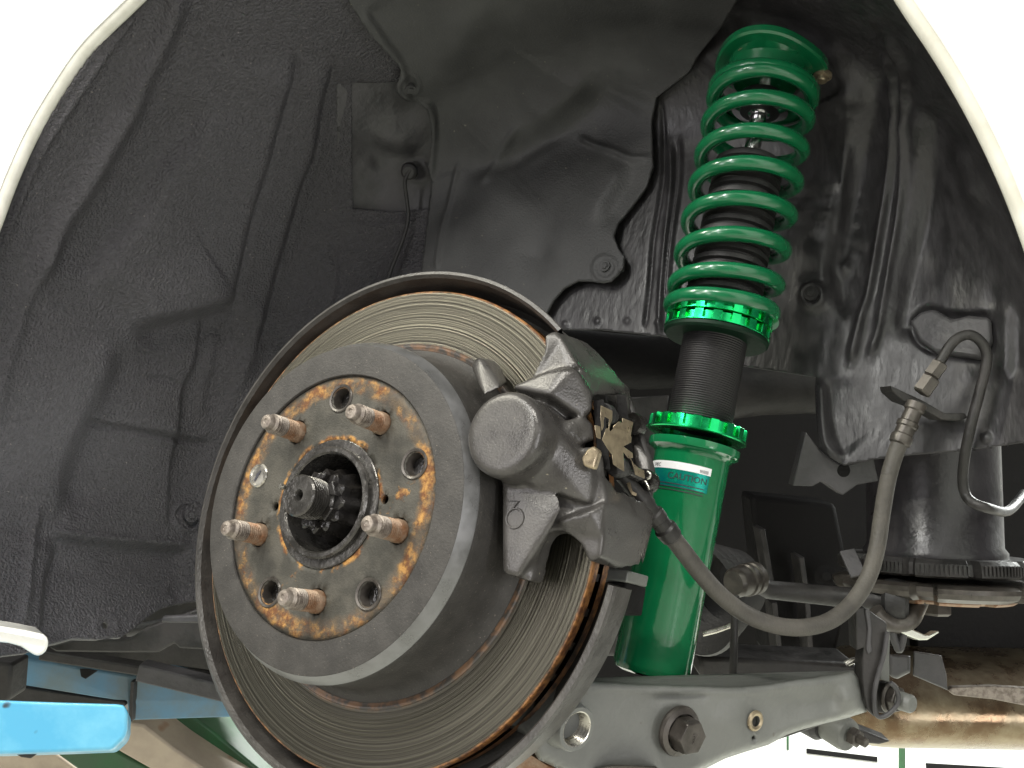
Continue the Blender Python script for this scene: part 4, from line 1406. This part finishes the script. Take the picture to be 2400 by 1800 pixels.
# ================================================================== HOSE AND BRAKE LINE
def zA(x, y):            # crop (1600,650) 800 px wide
    return 1600 + x / 2.765, 650 + y / 2.765


def z4(x, y):
    return 1200 + x / 2.765, 1200 + y / 2.765


def z5(x, y):
    return 1700 + x / 2.766, 1200 + y / 2.766


def zH(x, y):            # crop (1900,1150) 500 px wide
    return 1900 + x / 4.424, 1150 + y / 4.424


hs_ = thing('brake_hose', 'grey rubber brake hose looping from the caliper up to the inner wall', 'hose', D(1850, 1470, 0.57))
ph = [(1568, 1250, .535), (1600, 1290, .54), (1640, 1342, .55), (1690, 1396, .56), (1750, 1440, .57), (1820, 1466, .575), (1890, 1470, .58), (1950, 1452, .59), (2000, 1410, .60), (2036, 1350, .61), (2056, 1280, .615), (2068, 1200, .62), (2082, 1120, .622), (2100, 1060, .624), (2112, 1030, .625)]
hp_ = spline([D(*p) for p in ph], 6)
tube('hose', hp_, 0.0055, MT['hose'], hs_, 20)
d0 = (hp_[0] - hp_[3]).normalized()
q0 = hp_[0]
lathe('hose_fitting', [(0.0055, -0.004), (0.0066, -0.003), (0.0070, 0.002), (0.0070, 0.0045), (0.0056, 0.006), (0.0056, 0.011), (0.0064, 0.012), (0.0064, 0.017), (0.0050, 0.018), (0.0050, 0.022), (0.0060, 0.024), (0.0060, 0.030), (0.0045, 0.033), (0.0045, 0.050)], q0, d0, MT['dark2'], hs_, 28, 30)
d1 = (hp_[-1] - hp_[-4]).normalized()
lathe('hose_fitting', [(0.0055, -0.004), (0.0072, -0.003), (0.0076, 0.000), (0.0072, 0.003), (0.0064, 0.004), (0.0064, 0.009), (0.0074, 0.010), (0.0074, 0.013), (0.0060, 0.014), (0.0058, 0.022), (0.0070, 0.023), (0.0070, 0.028), (0.0, 0.028)], hp_[-1], d1, MT['bolt'], hs_, 28, 30)
bl = thing('brake_line', 'bent steel brake line in a hook above the hose fitting on the right', 'brake line', D(2250, 1000, 0.66))
lp = [zA(1560, 740) + (.622,), zA(1590, 660) + (.622,), zA(1660, 560) + (.622,), zA(1735, 440) + (.622,), zA(1800, 385) + (.622,), zA(1870, 375) + (.622,), zA(1935, 420) + (.622,), zA(1970, 500) + (.622,), zA(1960, 600) + (.622,), zA(1920, 760) + (.622,), zA(1870, 950) + (.622,), zA(1830, 1150) + (.625,), zA(1815, 1300) + (.63,), zA(1830, 1400) + (.63,), zA(1880, 1460) + (.625,), zA(1990, 1500) + (.622,), zA(2080, 1520) + (.66,), zA(2140, 1490) + (.69,), zA(2212, 1400) + (.72,)]
tube('line', spline([D(*p) for p in lp], 7), 0.0036, MT['dark2'], bl, 14)
for t_, L_, r_ in ((zA(1640, 600) + (.620,), 0.012, 0.0058), (zA(1580, 700) + (.620,), 0.013, 0.0066)):
    p = D(*t_); q = D(t_[0] + 30, t_[1] - 42, t_[2])
    lathe('union_nut', [(0, -L_ / 2), (r_ * 0.8, -L_ / 2), (r_, -L_ / 2 + 0.001), (r_, L_ / 2 - 0.001), (r_ * 0.8, L_ / 2), (0, L_ / 2)], p, q - p, MT['bolt'], bl, 6, 20)
brk = slab('line_bracket', [D(*zA(x, y), 0.628) for x, y in [(1350, 700), (1420, 735), (1560, 800), (1700, 880), (1830, 880), (1850, 910), (1790, 930), (1680, 920), (1540, 840), (1430, 800), (1360, 740)]], FW * 0.02 - UP * 0.001, MT['dark2'], bl, 0.0008)
# pale crumpled sealer patch behind the line
sp0 = [zA(x, y) for x, y in [(1470, 300), (1550, 235), (1640, 215), (1760, 280), (1880, 250), (2020, 260), (2030, 420), (1960, 540), (1780, 520), (1640, 500), (1540, 430)]]
pp, n_ = well(np.array(sp0, float))
slab('sealer_patch', [Vector(a + b * 0.006) for a, b in zip(pp, n_)], Vector(-n_.mean(0)) * 0.008, MT['inner_metal'], body, 0.003, 3)

# ================================================================== LOWER CONTROL ARM
arm = thing('control_arm', 'grey pressed steel control arm with a large black flanged bolt below the coilover', 'suspension arm', D(1650, 1690, 0.54))


def armd(x): return 0.500 + (x - 1250) / 780 * 0.10      # arm depth along its length


top = [(1180, 1560), (1260, 1580), (1356, 1590), (1420, 1597), (1500, 1602), (1598, 1606), (1735, 1608), (1800, 1602), (1860, 1592), (1930, 1582), (2000, 1572), (2012, 1590), (2020, 1640), (2032, 1668)]
bot = [(1982, 1684), (1931, 1696), (1880, 1710), (1845, 1722), (1801, 1746), (1742, 1764), (1700, 1778), (1656, 1800), (1600, 1830), (1480, 1850), (1400, 1840), (1330, 1812), (1262, 1780), (1240, 1745), (1225, 1720), (1180, 1700)]
outl = top + bot
gpts = [Vector(p) for p in outl]
# sheet with pressed relief and edges turned back
ee = [(i, (i + 1) % len(outl)) for i in range(len(outl))]
dense_o = []
for i in range(len(outl)):
    a = np.array(outl[i], float); b = np.array(outl[(i + 1) % len(outl)], float)
    k_ = max(1, int(np.linalg.norm(b - a) / 7))
    dense_o += [tuple(a + (b - a) * j / k_) for j in range(k_)]
gx, gy = np.meshgrid(np.arange(1180, 2040, 8.0), np.arange(1555, 1860, 8.0))
g = np.stack([gx.ravel(), gy.ravel()], 1)
g = g[in_poly(g, outl)]
dd, _, _ = seg_dist(g, dense_o + [dense_o[0]])
g = g[dd > 4]
ah = (1771, 1690); ahr = (11, 20)
hole = [(ah[0] + ahr[0] * math.cos(2 * PI * i / 16), ah[1] + ahr[1] * math.sin(2 * PI * i / 16)) for i in range(16)]
hole2 = [(1767 + 5.5 * math.cos(2 * PI * i / 12), 1732 + 9 * math.sin(2 * PI * i / 12)) for i in range(12)]
g = g[~in_poly(g, hole) & ~in_poly(g, hole2)]
allp = dense_o + hole + hole2
n0, n1, n2 = len(dense_o), len(hole), len(hole2)
ee = [(i, (i + 1) % n0) for i in range(n0)] + [(n0 + i, n0 + (i + 1) % n1) for i in range(n1)] + [(n0 + n1 + i, n0 + n1 + (i + 1) % n2) for i in range(n2)]
r = delaunay_2d_cdt([Vector(p) for p in allp] + [Vector(p) for p in g], ee, [], 0, 1e-5)
v2 = np.array([tuple(v) for v in r[0]])
tri = []
for f in r[2]:
    c_ = v2[list(f)].mean(0)[None]
    if in_poly(c_, outl)[0] and not in_poly(c_, hole)[0] and not in_poly(c_, hole2)[0]: tri.append(tuple(reversed(f)))
de, _, _ = seg_dist(v2, dense_o + [dense_o[0]])
af = [feat('ridge', [(1520, 1637), (1560, 1634), (1620, 1632), (1670, 1630)], 8, -0.004), feat('step', [(1370, 1600), (1500, 1618), (1640, 1622), (1760, 1622), (1900, 1602)], 12, -0.003),
      feat('step', [(1740, 1630), (1745, 1690), (1735, 1740)], 14, 0.0025), feat('step', [(1965, 1590), (1968, 1640), (1975, 1690)], 18, -0.010), ('dot', [(1735, 1700)], 70, 0.002), ('dot', [(1326, 1690)], 50, 0.003)]
zz = relief(v2, af) - 0.010 * np.clip(1 - de / 16, 0, 1) ** 2
vs = [D(x, y, armd(x) - z) for (x, y), z in zip(v2, zz)]
plate = mesh('arm_plate', vs, tri, MT['arm'], arm, True, None)
sm = plate.modifiers.new('thickness', 'SOLIDIFY'); sm.thickness = 0.004; sm.offset = -1
# upper flange turned back and the dark hollow behind
slab('arm_flange', [D(x, y, armd(x) + 0.009) for x, y in top[:11]] + [D(x, y - 1, armd(x) + 0.05) for x, y in reversed(top[:11])], -UP * 0.004, MT['arm'], arm, 0.001)
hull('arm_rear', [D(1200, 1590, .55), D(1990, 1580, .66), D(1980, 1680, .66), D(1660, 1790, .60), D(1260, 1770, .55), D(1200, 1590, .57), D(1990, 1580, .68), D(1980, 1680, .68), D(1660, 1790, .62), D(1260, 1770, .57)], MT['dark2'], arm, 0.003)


def hexbolt(name, px_, py_, dep, axis, rf, hf, rh, hh_, mat, parent, sub=None):
    """flange + hexagonal head standing off the surface along axis"""
    p = D(px_, py_, dep)
    fl_ = lathe(name, [(0, 0), (rf, 0), (rf * 1.02, hf * 0.5), (rf * 0.97, hf), (rh * 1.05, hf * 1.3)], p, axis, mat, parent, 48, 30)
    ax, u, v = frame_of(axis)
    bm = bmesh.new()
    hull_into(bm, [p + ax * h + (u * math.cos(PI / 6 + i * PI / 3) + v * math.sin(PI / 6 + i * PI / 3)) * rh * (1.0 if h < hf + hh_ * 0.9 else 0.93) for i in range(6) for h in (hf * 0.8, hf + hh_ * 0.86, hf + hh_)])
    o = from_bm('bolt_head', bm, mat, fl_ if parent is not None else None)
    bevel(o, 0.0006)
    return fl_


nA = (-FW * 0.80 + RT * 0.48 - UP * 0.04).normalized()
fb = hexbolt('flange_bolt', 1588, 1711, armd(1580) - 0.003, nA, 0.0150, 0.0035, 0.0108, 0.0105, MT['bolt'], arm)
p = D(1588, 1711, armd(1580) - 0.003) + nA * 0.0142
ax, u, v = frame_of(nA)
tube('head_mark', [p + RT * -0.002 + UP * 0.002, p + RT * 0.0022 + UP * 0.0026, p + RT * -0.0004 - UP * 0.003], 0.00035, MT['bolt'], fb, 6)
nB = (-FW * 0.78 + RT * 0.55 - UP * 0.06).normalized()
lathe('threaded_boss', [(0.0150, -0.012), (0.0145, 0.002), (0.0135, 0.004), (0.0130, 0.011), (0.0122, 0.0125), (0.0100, 0.0125)], D(1320, 1690, armd(1320)), nB, MT['arm'], arm, 48, 30)
lathe('boss_thread', [(0.0100, 0.0125)] + [(r_, 0.0122 - h_) for r_, h_ in [(0.0094 + (0.0009 if k_ % 2 else 0), k_ * 0.0012) for k_ in range(10)]] + [(0.0, -0.001)], D(1320, 1690, armd(1320)), nB, MT['bright'], arm, 40, 20)
lathe('hole_ring', [(0.0034, 0.0004), (0.0050, 0.0010), (0.0062, 0.0006), (0.0066, -0.0006)], D(ah[0], ah[1], armd(ah[0]) - 0.0012), (-FW * 0.85 + RT * 0.5).normalized(), MT['bronze'], arm, 32)
# rusty knuckle foot behind the disc, at the bottom edge
kn = thing('lower_knuckle', 'rusty brown knuckle foot under the left end of the grey arm', 'knuckle', D(1230, 1780, .55))
hull('knuckle_foot', [D(1195, 1790, .52), D(1210, 1772, .52), D(1245, 1760, .52), D(1275, 1790, .52), D(1330, 1815, .52), D(1330, 1850, .52), D(1195, 1850, .52), D(1195, 1790, .6), D(1330, 1815, .6), D(1330, 1850, .6), D(1195, 1850, .6)], MT['stud'], kn, 0.003)
hull('knuckle_foot', [D(1395, 1800, .515), D(1440, 1792, .515), D(1540, 1796, .515), D(1560, 1850, .515), D(1380, 1850, .515), D(1395, 1800, .56), D(1540, 1796, .56), D(1560, 1850, .56), D(1380, 1850, .56)], MT['bolt'], kn, 0.002)

# ================================================================== LINKS, SUBFRAME, EXHAUST ON THE RIGHT
lk = thing('toe_link', 'dark suspension link rod with a round ball joint right of the coilover', 'link rod', D(1930, 1390, .75))
bx = RT * 0.78 + FW * 0.6 + UP * 0.02
jb = D(1722, 1366, .700)
lathe('ball_joint', [(0, -0.002), (0.0095, -0.002), (0.0115, 0.0005), (0.0118, 0.002), (0.0118, 0.012), (0.0130, 0.013), (0.0130, 0.017), (0.0118, 0.018), (0.0118, 0.0195), (0.0130, 0.0205), (0.0130, 0.026), (0.010, 0.029), (0.0, 0.029)], jb, bx, MT['bolt'], lk, 40, 30)
tube('rod', [jb + bx.normalized() * 0.02, D(1800, 1382, .72), D(1960, 1398, .72), D(2090, 1408, .70)], [0.0075, 0.0075, 0.0080, 0.0085], MT['dark2'], lk, 24)
rb = D(2098, 1408, .70)
lathe('rod_bush', [(0, -0.010), (0.012, -0.010), (0.0165, -0.007), (0.018, 0.0), (0.0165, 0.007), (0.012, 0.010), (0, 0.010)], rb, RT * 0.9 - FW * 0.4, MT['rubber'], lk, 32)
tube('rod_bush_bracket', spline([D(*zH(660, 1240), .69), D(*zH(740, 1330), .69), D(*zH(880, 1390), .69), D(*zH(1030, 1350), .69), D(*zH(1110, 1200), .70), D(*zH(1150, 1100), .70)], 6), 0.0066, MT['bolt'], lk, 14)
sl = thing('stabiliser_rod', 'thin upright rod below the ball joint, right of the coilover', 'rod', D(1722, 1500, .68))
tube('rod', [D(1724, 1396, .69), D(1722, 1440, .685), D(1720, 1520, .68), D(1718, 1600, .675)], 0.0030, MT['dark2'], sl, 14)
cv = thing('drive_shaft_boot', 'ribbed black rubber boot half hidden behind the coilover', 'rubber boot', D(1650, 1440, .78))
prof = []
for i in range(6):
    prof += [(0.050 - 0.004 * i, i * 0.012), (0.052 - 0.004 * i, i * 0.012 + 0.004), (0.043 - 0.004 * i, i * 0.012 + 0.009)]
lathe('boot', prof, D(1620, 1400, .78), RT * 0.75 + FW * 0.6 + UP * 0.05, MT['rubber'], cv, 48, 60)
tube('boot_clamp', [D(*z4(1235, 790), .745), D(*z4(1320, 770), .745), D(*z4(1420, 735), .745)], 0.0022, MT['bright'], cv, 10)

sub = thing('subframe', 'black rear subframe with boxed crossmember behind the coilover', 'subframe', D(1850, 1400, .95))
tube('cross_tube', [D(1600, 935, .93), D(1780, 910, .92), D(1960, 905, .92)], 0.028, MT['dark2'], sub, 32)
tube('cross_tube', [D(1290, 830, .98), D(1500, 850, .98), D(1700, 840, 1.0)], 0.030, MT['dark'], sub, 24)
pan('gusset', [(1468, 932), (1568, 927), (1552, 1040), (1480, 1040)], .85, MT['dark2'], sub, 0.006, 0.001)
pan('gusset', [(1462, 1040), (1545, 1040), (1540, 1100), (1450, 1100)], .82, MT['dark2'], sub, 0.02, 0.002)
pan('crossmember', [(1280, 1370), (1520, 1370), (1500, 1470), (1290, 1470)], .86, MT['dark2'], sub, 0.05, 0.004)
pan('crossmember', [(1270, 1490), (1490, 1490), (1480, 1540), (1260, 1540)], .84, MT['dark2'], sub, 0.05, 0.004)
pan('crossmember', [(1640, 1540), (2010, 1555), (2010, 1600), (1640, 1590)], .80, MT['dark2'], sub, 0.05, 0.004)
pan('crossmember', [(1760, 1160), (1960, 1180), (2000, 1380), (1960, 1540), (1800, 1540)], .98, MT['dark'], sub, 0.05, 0.006)
for (x0, y0, x1, y1) in ((1778, 1235, 1800, 1360), (1806, 1405, 1822, 1545), (1882, 1405, 1890, 1520), (1868, 1300, 1880, 1380)):
    box_between('crossmember_rib', D(x0, y0, .955), D(x1, y1, .955), RT, 0.03, 0.0055, MT['dark2'], sub, 0.001)
lathe('rib_hole', [(0, 0), (0.0045, 0), (0.007, -0.002), (0.012, -0.003)], D(1937, 1351, .953), -FW, MT['dark'], sub, 24)

# subframe mount: dark bush with notched stopper plates
bm_ = thing('mount_bush', 'dark cylindrical mount bush standing on two notched rusty stopper plates', 'bush', D(2190, 1320, .72))
ba = (UP * 0.985 + FW * 0.12 + RT * 0.03).normalized()
bo = D(2190, 1335, .74)
lathe('bush_body', [(0.0, 0.012), (0.055, 0.012), (0.055, 0.016), (0.0520, 0.020), (0.0520, 0.150), (0.06, 0.16), (0, 0.16)], bo, ba, MT['gloss_black'], bm_, 64, 40)


def notch(r, h, a):
    if r < 0.06: return r
    return r - (0.007 if ((a * 5 / PI) % 1.0) < 0.14 else 0.0)


lathe('stopper_plate', [(0.0, 0.012), (0.070, 0.012), (0.0735, 0.009), (0.0745, 0.003), (0.0745, 0.0), (0.070, -0.002), (0, -0.002)], bo, ba, MT['dark2'], bm_, 140, 30, rad=notch)
bm = bmesh.new()
ax, u, v = frame_of(ba)
for i in range(150):
    a = 2 * PI * i / 150
    if (a * 5 / PI) % 1.0 < 0.16: continue
    e = u * math.cos(a) + v * math.sin(a); t = ax.cross(e)
    hull_into(bm, [bo + ax * h + e * r_ + t * s_ * 0.0008 for r_ in (0.0735, 0.0756) for s_ in (-1, 1) for h in (0.0015, 0.0085)])
tag(from_bm('knurling', bm, MT['dark2'], bm_, False), kind='stuff')


def notch2(r, h, a):
    if r < 0.05: return r
    return r - (0.010 if ((a * 3 / PI + 0.35) % 1.0) < 0.20 else 0.0)


lathe('stopper_plate', [(0.0, -0.0185), (0.060, -0.0185), (0.068, -0.020), (0.0775, -0.0165), (0.0800, -0.0125), (0.0800, -0.009), (0.076, -0.007), (0.0, -0.006)], bo, ba, MT['bolt'], bm_, 150, 30, rad=notch2)
lathe('stopper_washer', [(0.0, -0.0235), (0.058, -0.0235), (0.0605, -0.0215), (0.0605, -0.0195), (0.0, -0.0185)], bo, ba, MT['stud'], bm_, 100, 30, rad=lambda r, h, a: r - (0.007 if r > 0.05 and ((a * 4 / PI + 0.1) % 1.0) < 0.25 else 0.0))
q = bo - ba * 0.027
lathe('mount_nut', [(0, -0.010), (0.010, -0.010), (0.0125, -0.008), (0.0125, 0.0), (0.017, 0.001), (0.017, 0.004)], q, ba, MT['bolt'], bm_, 6, 20)
box_between('bush_strap', D(1985, 1290, .715), D(2012, 1350, .70), FW, 0.012, 0.003, MT['inner_metal'], bm_, 0.0006)

# hanging strap loop with its bolt, in front of the exhaust
hg = thing('link_bracket', 'grey hanging bracket loop with a hex bolt at its foot, right end of the arm', 'bracket', D(2060, 1660, .60))
slab('bracket_plate', [D(*z5(x, y), .605) for x, y in [(840, 620), (905, 620), (1050, 720), (1050, 780), (1035, 900), (1000, 1010), (975, 1120), (965, 1210), (970, 1300), (1000, 1335), (960, 1325), (920, 1280), (895, 1180), (885, 1050), (890, 950), (900, 880), (850, 900)]], FW * 0.014, MT['dark2'], hg, 0.001)
slab('bracket_plate', [D(*z5(x, y), .615) for x, y in [(1050, 770), (1072, 800), (1066, 950), (1068, 1110), (1000, 1085), (1010, 1000), (1035, 900)]], FW * 0.006, MT['arm'], hg, 0.001)
tube('bracket_rim', spline([D(*z5(x, y), .602) for x, y in [(1050, 780), (1030, 920), (995, 1040), (968, 1160), (968, 1270), (990, 1325), (1040, 1320), (1095, 1275), (1122, 1220), (1110, 1150), (1070, 1105)]], 5), 0.0016, MT['inner_metal'], hg, 10)
slab('bracket_seam', [D(*z5(x, y), .6035) for x, y in [(905, 630), (935, 630), (950, 760), (945, 850), (955, 900), (930, 925), (915, 900), (925, 760)]], FW * 0.002, MT['inner_metal'], hg, 0.0006)
slab('bracket_back', [D(*z5(x, y), .622) for x, y in [(980, 1100), (1060, 1100), (1120, 1180), (1110, 1260), (1040, 1310), (980, 1300)]], FW * 0.004, MT['dark2'], hg, 0.001)
hexbolt('link_bolt', *z5(1062, 1200), .618, (-FW * 0.8 + RT * 0.55).normalized(), 0.0105, 0.002, 0.0088, 0.006, MT['bolt'], hg)
lathe('bolt_tip', [(0.0062, 0.0), (0.0062, 0.016), (0.0052, 0.0175), (0.0, 0.0178)], D(*z5(1062, 1200), .618), (-FW * 0.8 + RT * 0.55).normalized(), MT['arm'], hg, 28)
# curled bright edge at the end of the arm flange
tube('arm_lip', spline([D(*z5(780, 985), .62), D(*z5(820, 965), .62), D(*z5(872, 955), .62)], 4), 0.0022, MT['bright'], arm, 10)

# shiny bent clip plate under the rod bush
slab('bent_strap', [D(*zH(x, y), .685) for x, y in [(890, 1450), (1000, 1410), (1100, 1455), (1190, 1495), (1235, 1500), (1325, 1448), (1340, 1470), (1215, 1548), (1130, 1550), (1010, 1505)]], FW * 0.012 - UP * 0.003, MT['strap'], lk, 0.001)
tube('bracket_loop', spline([D(*zH(840, 1420), .69), D(*zH(860, 1520), .69), D(*zH(890, 1600), .69), D(*zH(920, 1650), .69), D(*zH(950, 1560), .69), D(*zH(965, 1470), .69)], 5), 0.0030, MT['inner_metal'], lk, 10)
hull('hanger_block', [D(*z5(1060, 920), .72), D(*z5(1200, 930), .72), D(*z5(1200, 1040), .72), D(*z5(1110, 1085), .72), D(*z5(1060, 1060), .72), D(*z5(1060, 920), .76), D(*z5(1200, 930), .76), D(*z5(1200, 1040), .76), D(*z5(1060, 1060), .76)], MT['inner_metal'], hg, 0.004, 3)
hull('hanger_block', [D(*z5(1220, 900), .74), D(*z5(1400, 930), .74), D(*z5(1435, 1060), .74), D(*z5(1440, 1155), .74), D(*z5(1320, 1090), .74), D(*z5(1215, 1060), .74), D(*z5(1220, 900), .80), D(*z5(1400, 930), .80), D(*z5(1440, 1155), .80), D(*z5(1215, 1060), .80)], MT['inner_metal'], hg, 0.004, 3)

# exhaust silencer: long oval body seen from its underside
ex = thing('exhaust_silencer', 'tarnished exhaust silencer with a bright underside at the lower right', 'exhaust', D(2250, 1680, .85))
e0, e1 = D(1905, 1624, .95), D(2800, 1640, .95)
dE = (e1 - e0).normalized(); uE = (UP - dE * UP.dot(dE)).normalized(); sE = dE.cross(uE)
vs, fs = [], []
NS, NR = 26, 48
LE = (e1 - e0).length
for i in range(NS + 1):
    t = i / NS
    k_ = min(1.0, math.sqrt(max(0.0, 1 - (1 - min(t / 0.22, 1)) ** 2)) + 0.10)
    for j in range(NR):
        a = 2 * PI * j / NR
        ca_, sa_ = math.cos(a), math.sin(a)
        vs.append(e0 + dE * (LE * t) + uE * (0.046 * k_ * sa_) + sE * (0.085 * k_ * ca_))
for i in range(NS):
    for j in range(NR):
        j2 = (j + 1) % NR
        fs.append((i * NR + j, i * NR + j2, (i + 1) * NR + j2, (i + 1) * NR + j))
fs += [tuple(reversed(range(NR))), tuple(range(NS * NR, NS * NR + NR))]
mesh('silencer_body', vs, fs, MT['exhaust'], ex, True, 60)
# rolled seam along it
tube('rolled_seam', spline([D(1930, 1684, .905), D(1985, 1696, .90), D(2050, 1712, .895), D(2110, 1728, .89), D(2150, 1740, .89), D(2230, 1742, .90)], 4), 0.0026, MT['stud'], ex, 10)
pan('heat_shield', [(2222, 1618), (2232, 1611), (2330, 1608), (2420, 1614), (2600, 1620), (2600, 1680), (2420, 1658), (2330, 1640), (2236, 1630)], .80, MT['stud_tip'], ex, 0.006, 0.001)
pan('underfloor_panel', [(2140, 1380), (2600, 1350), (2600, 1640), (2300, 1625), (2190, 1625), (2150, 1540)], .98, MT['dark'], body, 0.02, 0.002)
# rubber hanger bolt under the arm
hb_ = thing('lower_link_bolt', 'pale bush with a black nut under the arm beside the silencer', 'bolt', D(1985, 1722, .70))
nC = (-FW * 0.85 + RT * 0.5 - UP * 0.1).normalized()
lathe('bush_sleeve', [(0, -0.03), (0.010, -0.03), (0.0125, -0.02), (0.0135, -0.004), (0.0125, 0.0), (0.0, 0.0)], D(*z5(800, 1450), .72), nC, MT['arm'], hb_, 36)
lathe('bush_sleeve', [(0, -0.055), (0.013, -0.05), (0.0150, -0.04), (0.0150, -0.022), (0.012, -0.018), (0, -0.018)], D(*z5(760, 1440), .72), nC, MT['rubber'], hb_, 36)
lathe('nut', [(0.0075, 0.0), (0.0075, 0.006), (0.0060, 0.0068), (0.0042, 0.0068), (0.0042, 0.013), (0.0034, 0.014), (0, 0.014)], D(*z5(820, 1450), .718), nC, MT['bolt'], hb_, 6, 20)
slab('link_plate', [D(*z5(x, y), .76) for x, y in [(500, 1390), (640, 1360), (700, 1360), (900, 1420), (1080, 1490), (1000, 1510), (880, 1500), (700, 1470), (630, 1440), (620, 1400)]], FW * 0.02, MT['dark2'], hb_, 0.002)

# ================================================================== THE LIFT (lower left) AND THE BACKGROUND
def z8(x, y):
    return x / 3.6867, 1350 + y / 3.6867


la = thing('lift_arm', 'bright blue steel lift arm end with rounded corner and chipped paint', 'car lift arm', D(150, 1710, .62))
slab('arm_end', [D(*z8(x, y), .60) for x, y in [(-700, 1060), (0, 1072), (500, 1090), (1000, 1105), (1060, 1112), (1095, 1140), (1105, 1190), (1100, 1330), (1080, 1400), (975, 1500), (940, 1508), (500, 1525), (0, 1540), (-700, 1560)]], Vector((-0.075, 0.062, -0.020)), MT['blue'], la, 0.007, 4)
slab('arm_foot', [D(*z8(x, y), .63) for x, y in [(110, 1530), (330, 1530), (262, 1582), (180, 1570)]], FW * 0.03, MT['dark2'], la, 0.001)
lb = thing('lift_beam', 'long worn blue grey lift beam behind the blue arm end', 'car lift beam', D(350, 1630, 1.0))
slab('beam', [D(*z8(x, y), d) for x, y, d in [(-300, 640, .93), (140, 705, .95), (1200, 880, 1.0), (2080, 1060, 1.06), (2400, 1120, 1.08), (2400, 1225, 1.08), (2200, 1215, 1.07), (1115, 1250, 1.0), (1090, 1090, .99), (95, 930, .95), (-300, 880, .93)]], FW * 0.06, MT['blue_dark'], lb, 0.002)
slab('beam_underside', [D(*z8(x, y), .985) for x, y in [(-300, 900), (60, 940), (1080, 1085), (1080, 1130), (500, 1120), (-300, 1090)]], FW * 0.05, MT['dark2'], lb, 0.002)
box_between('beam_joint', D(*z8(1160, 900), .992), D(*z8(1140, 1245), .992), RT, 0.01, 0.004, MT['dark2'], lb, 0.0006)
hull('clamp', [D(*z8(690, 800), .955), D(*z8(760, 800), .955), D(*z8(850, 815), .955), D(*z8(790, 850), .955), D(*z8(740, 890), .955), D(*z8(700, 870), .955), D(*z8(690, 800), .975), D(*z8(850, 815), .975), D(*z8(740, 890), .975)], MT['dark'], lb, 0.002)
sc = thing('scissor_lift', 'crossed green and beige scissor legs of the lift above the floor', 'car lift', D(450, 1760, 1.3))


def leg(name, pts, dep, mat, th):
    return slab(name, [D(*z8(x, y), dep) for x, y in pts], FW * th, mat, sc, 0.003)


leg('leg', [(980, 1250), (1240, 1290), (1500, 1490), (1800, 1690), (2300, 2000), (1780, 2000), (1290, 1665), (1000, 1500), (900, 1420)], 1.12, MT['lift_beige'], 0.08)
leg('leg', [(1280, 1200), (1650, 1200), (1800, 1310), (2212, 1650), (2600, 1960), (2300, 2000), (1900, 1650), (1620, 1420), (1350, 1245)], 1.18, MT['lift_green'], 0.08)
leg('leg', [(480, 1535), (700, 1500), (1000, 1510), (1290, 1665), (1700, 1950), (1000, 1950), (660, 1665)], 1.15, MT['lift_green'], 0.06)
leg('cross_bar', [(1100, 1240), (2250, 1215), (2250, 1260), (1800, 1310), (1620, 1420), (1500, 1500), (1230, 1290)], 1.30, MT['lift_green'], 0.06)
leg('leg', [(-300, 1500), (300, 1540), (480, 1540), (700, 1700), (-300, 1700)], 1.5, MT['lift_beige'], 0.05)

# white steel cabinet far behind on the right, with dark slots and green door edges
cb = thing('cabinet', 'white steel cabinet with dark handle slots seen under the car at lower right', 'cabinet', A(2050, 1790, WY - 0.4))
YC = WY - 0.45
def cpt(px_, py_, y=YC): return A(px_, py_, y)
xl, xr = A(1500, 1760, YC).x, A(2700, 1760, YC).x
plain_slab('cabinet_body', (xl, YC, FZ + 0.02), (xr, YC + 0.42, FZ + 1.7), MT['wall'], cb, 0.004)
def qslot(name, x0, y0, x1, y1, mat):
    a_, b_ = cpt(x0, y0, YC - 0.006), cpt(x1, y1, YC - 0.006)
    lo_, hi_ = (min(a_.x, b_.x), min(a_.z, b_.z)), (max(a_.x, b_.x), max(a_.z, b_.z))
    slab(name, [(lo_[0], YC - 0.006, lo_[1]), (hi_[0], YC - 0.006, lo_[1]), (hi_[0], YC - 0.006, hi_[1]), (lo_[0], YC - 0.006, hi_[1])], (0, 0.0055, 0), mat, cb)
def qline(name, x0, y0, x1, y1, w, mat):
    a_, b_ = cpt(x0, y0, YC - 0.008), cpt(x1, y1, YC - 0.008)
    d_ = (b_ - a_).normalized(); s_ = Vector((-d_.z, 0, d_.x)) * w / 2
    slab(name, [a_ - s_, b_ - s_, b_ + s_, a_ + s_], (0, 0.0075, 0), mat, cb)
qline('handle_slot', 1890, 1760, 2056, 1780, 0.024, MT['dark'])
qline('handle_slot', 2170, 1795, 2420, 1810, 0.026, MT['dark'])
qline('door_edge', 2114, 1700, 2114, 1900, 0.030, MT['lift_green'])
qline('door_edge', 1846, 1700, 1846, 1758, 0.010, MT['lift_green'])
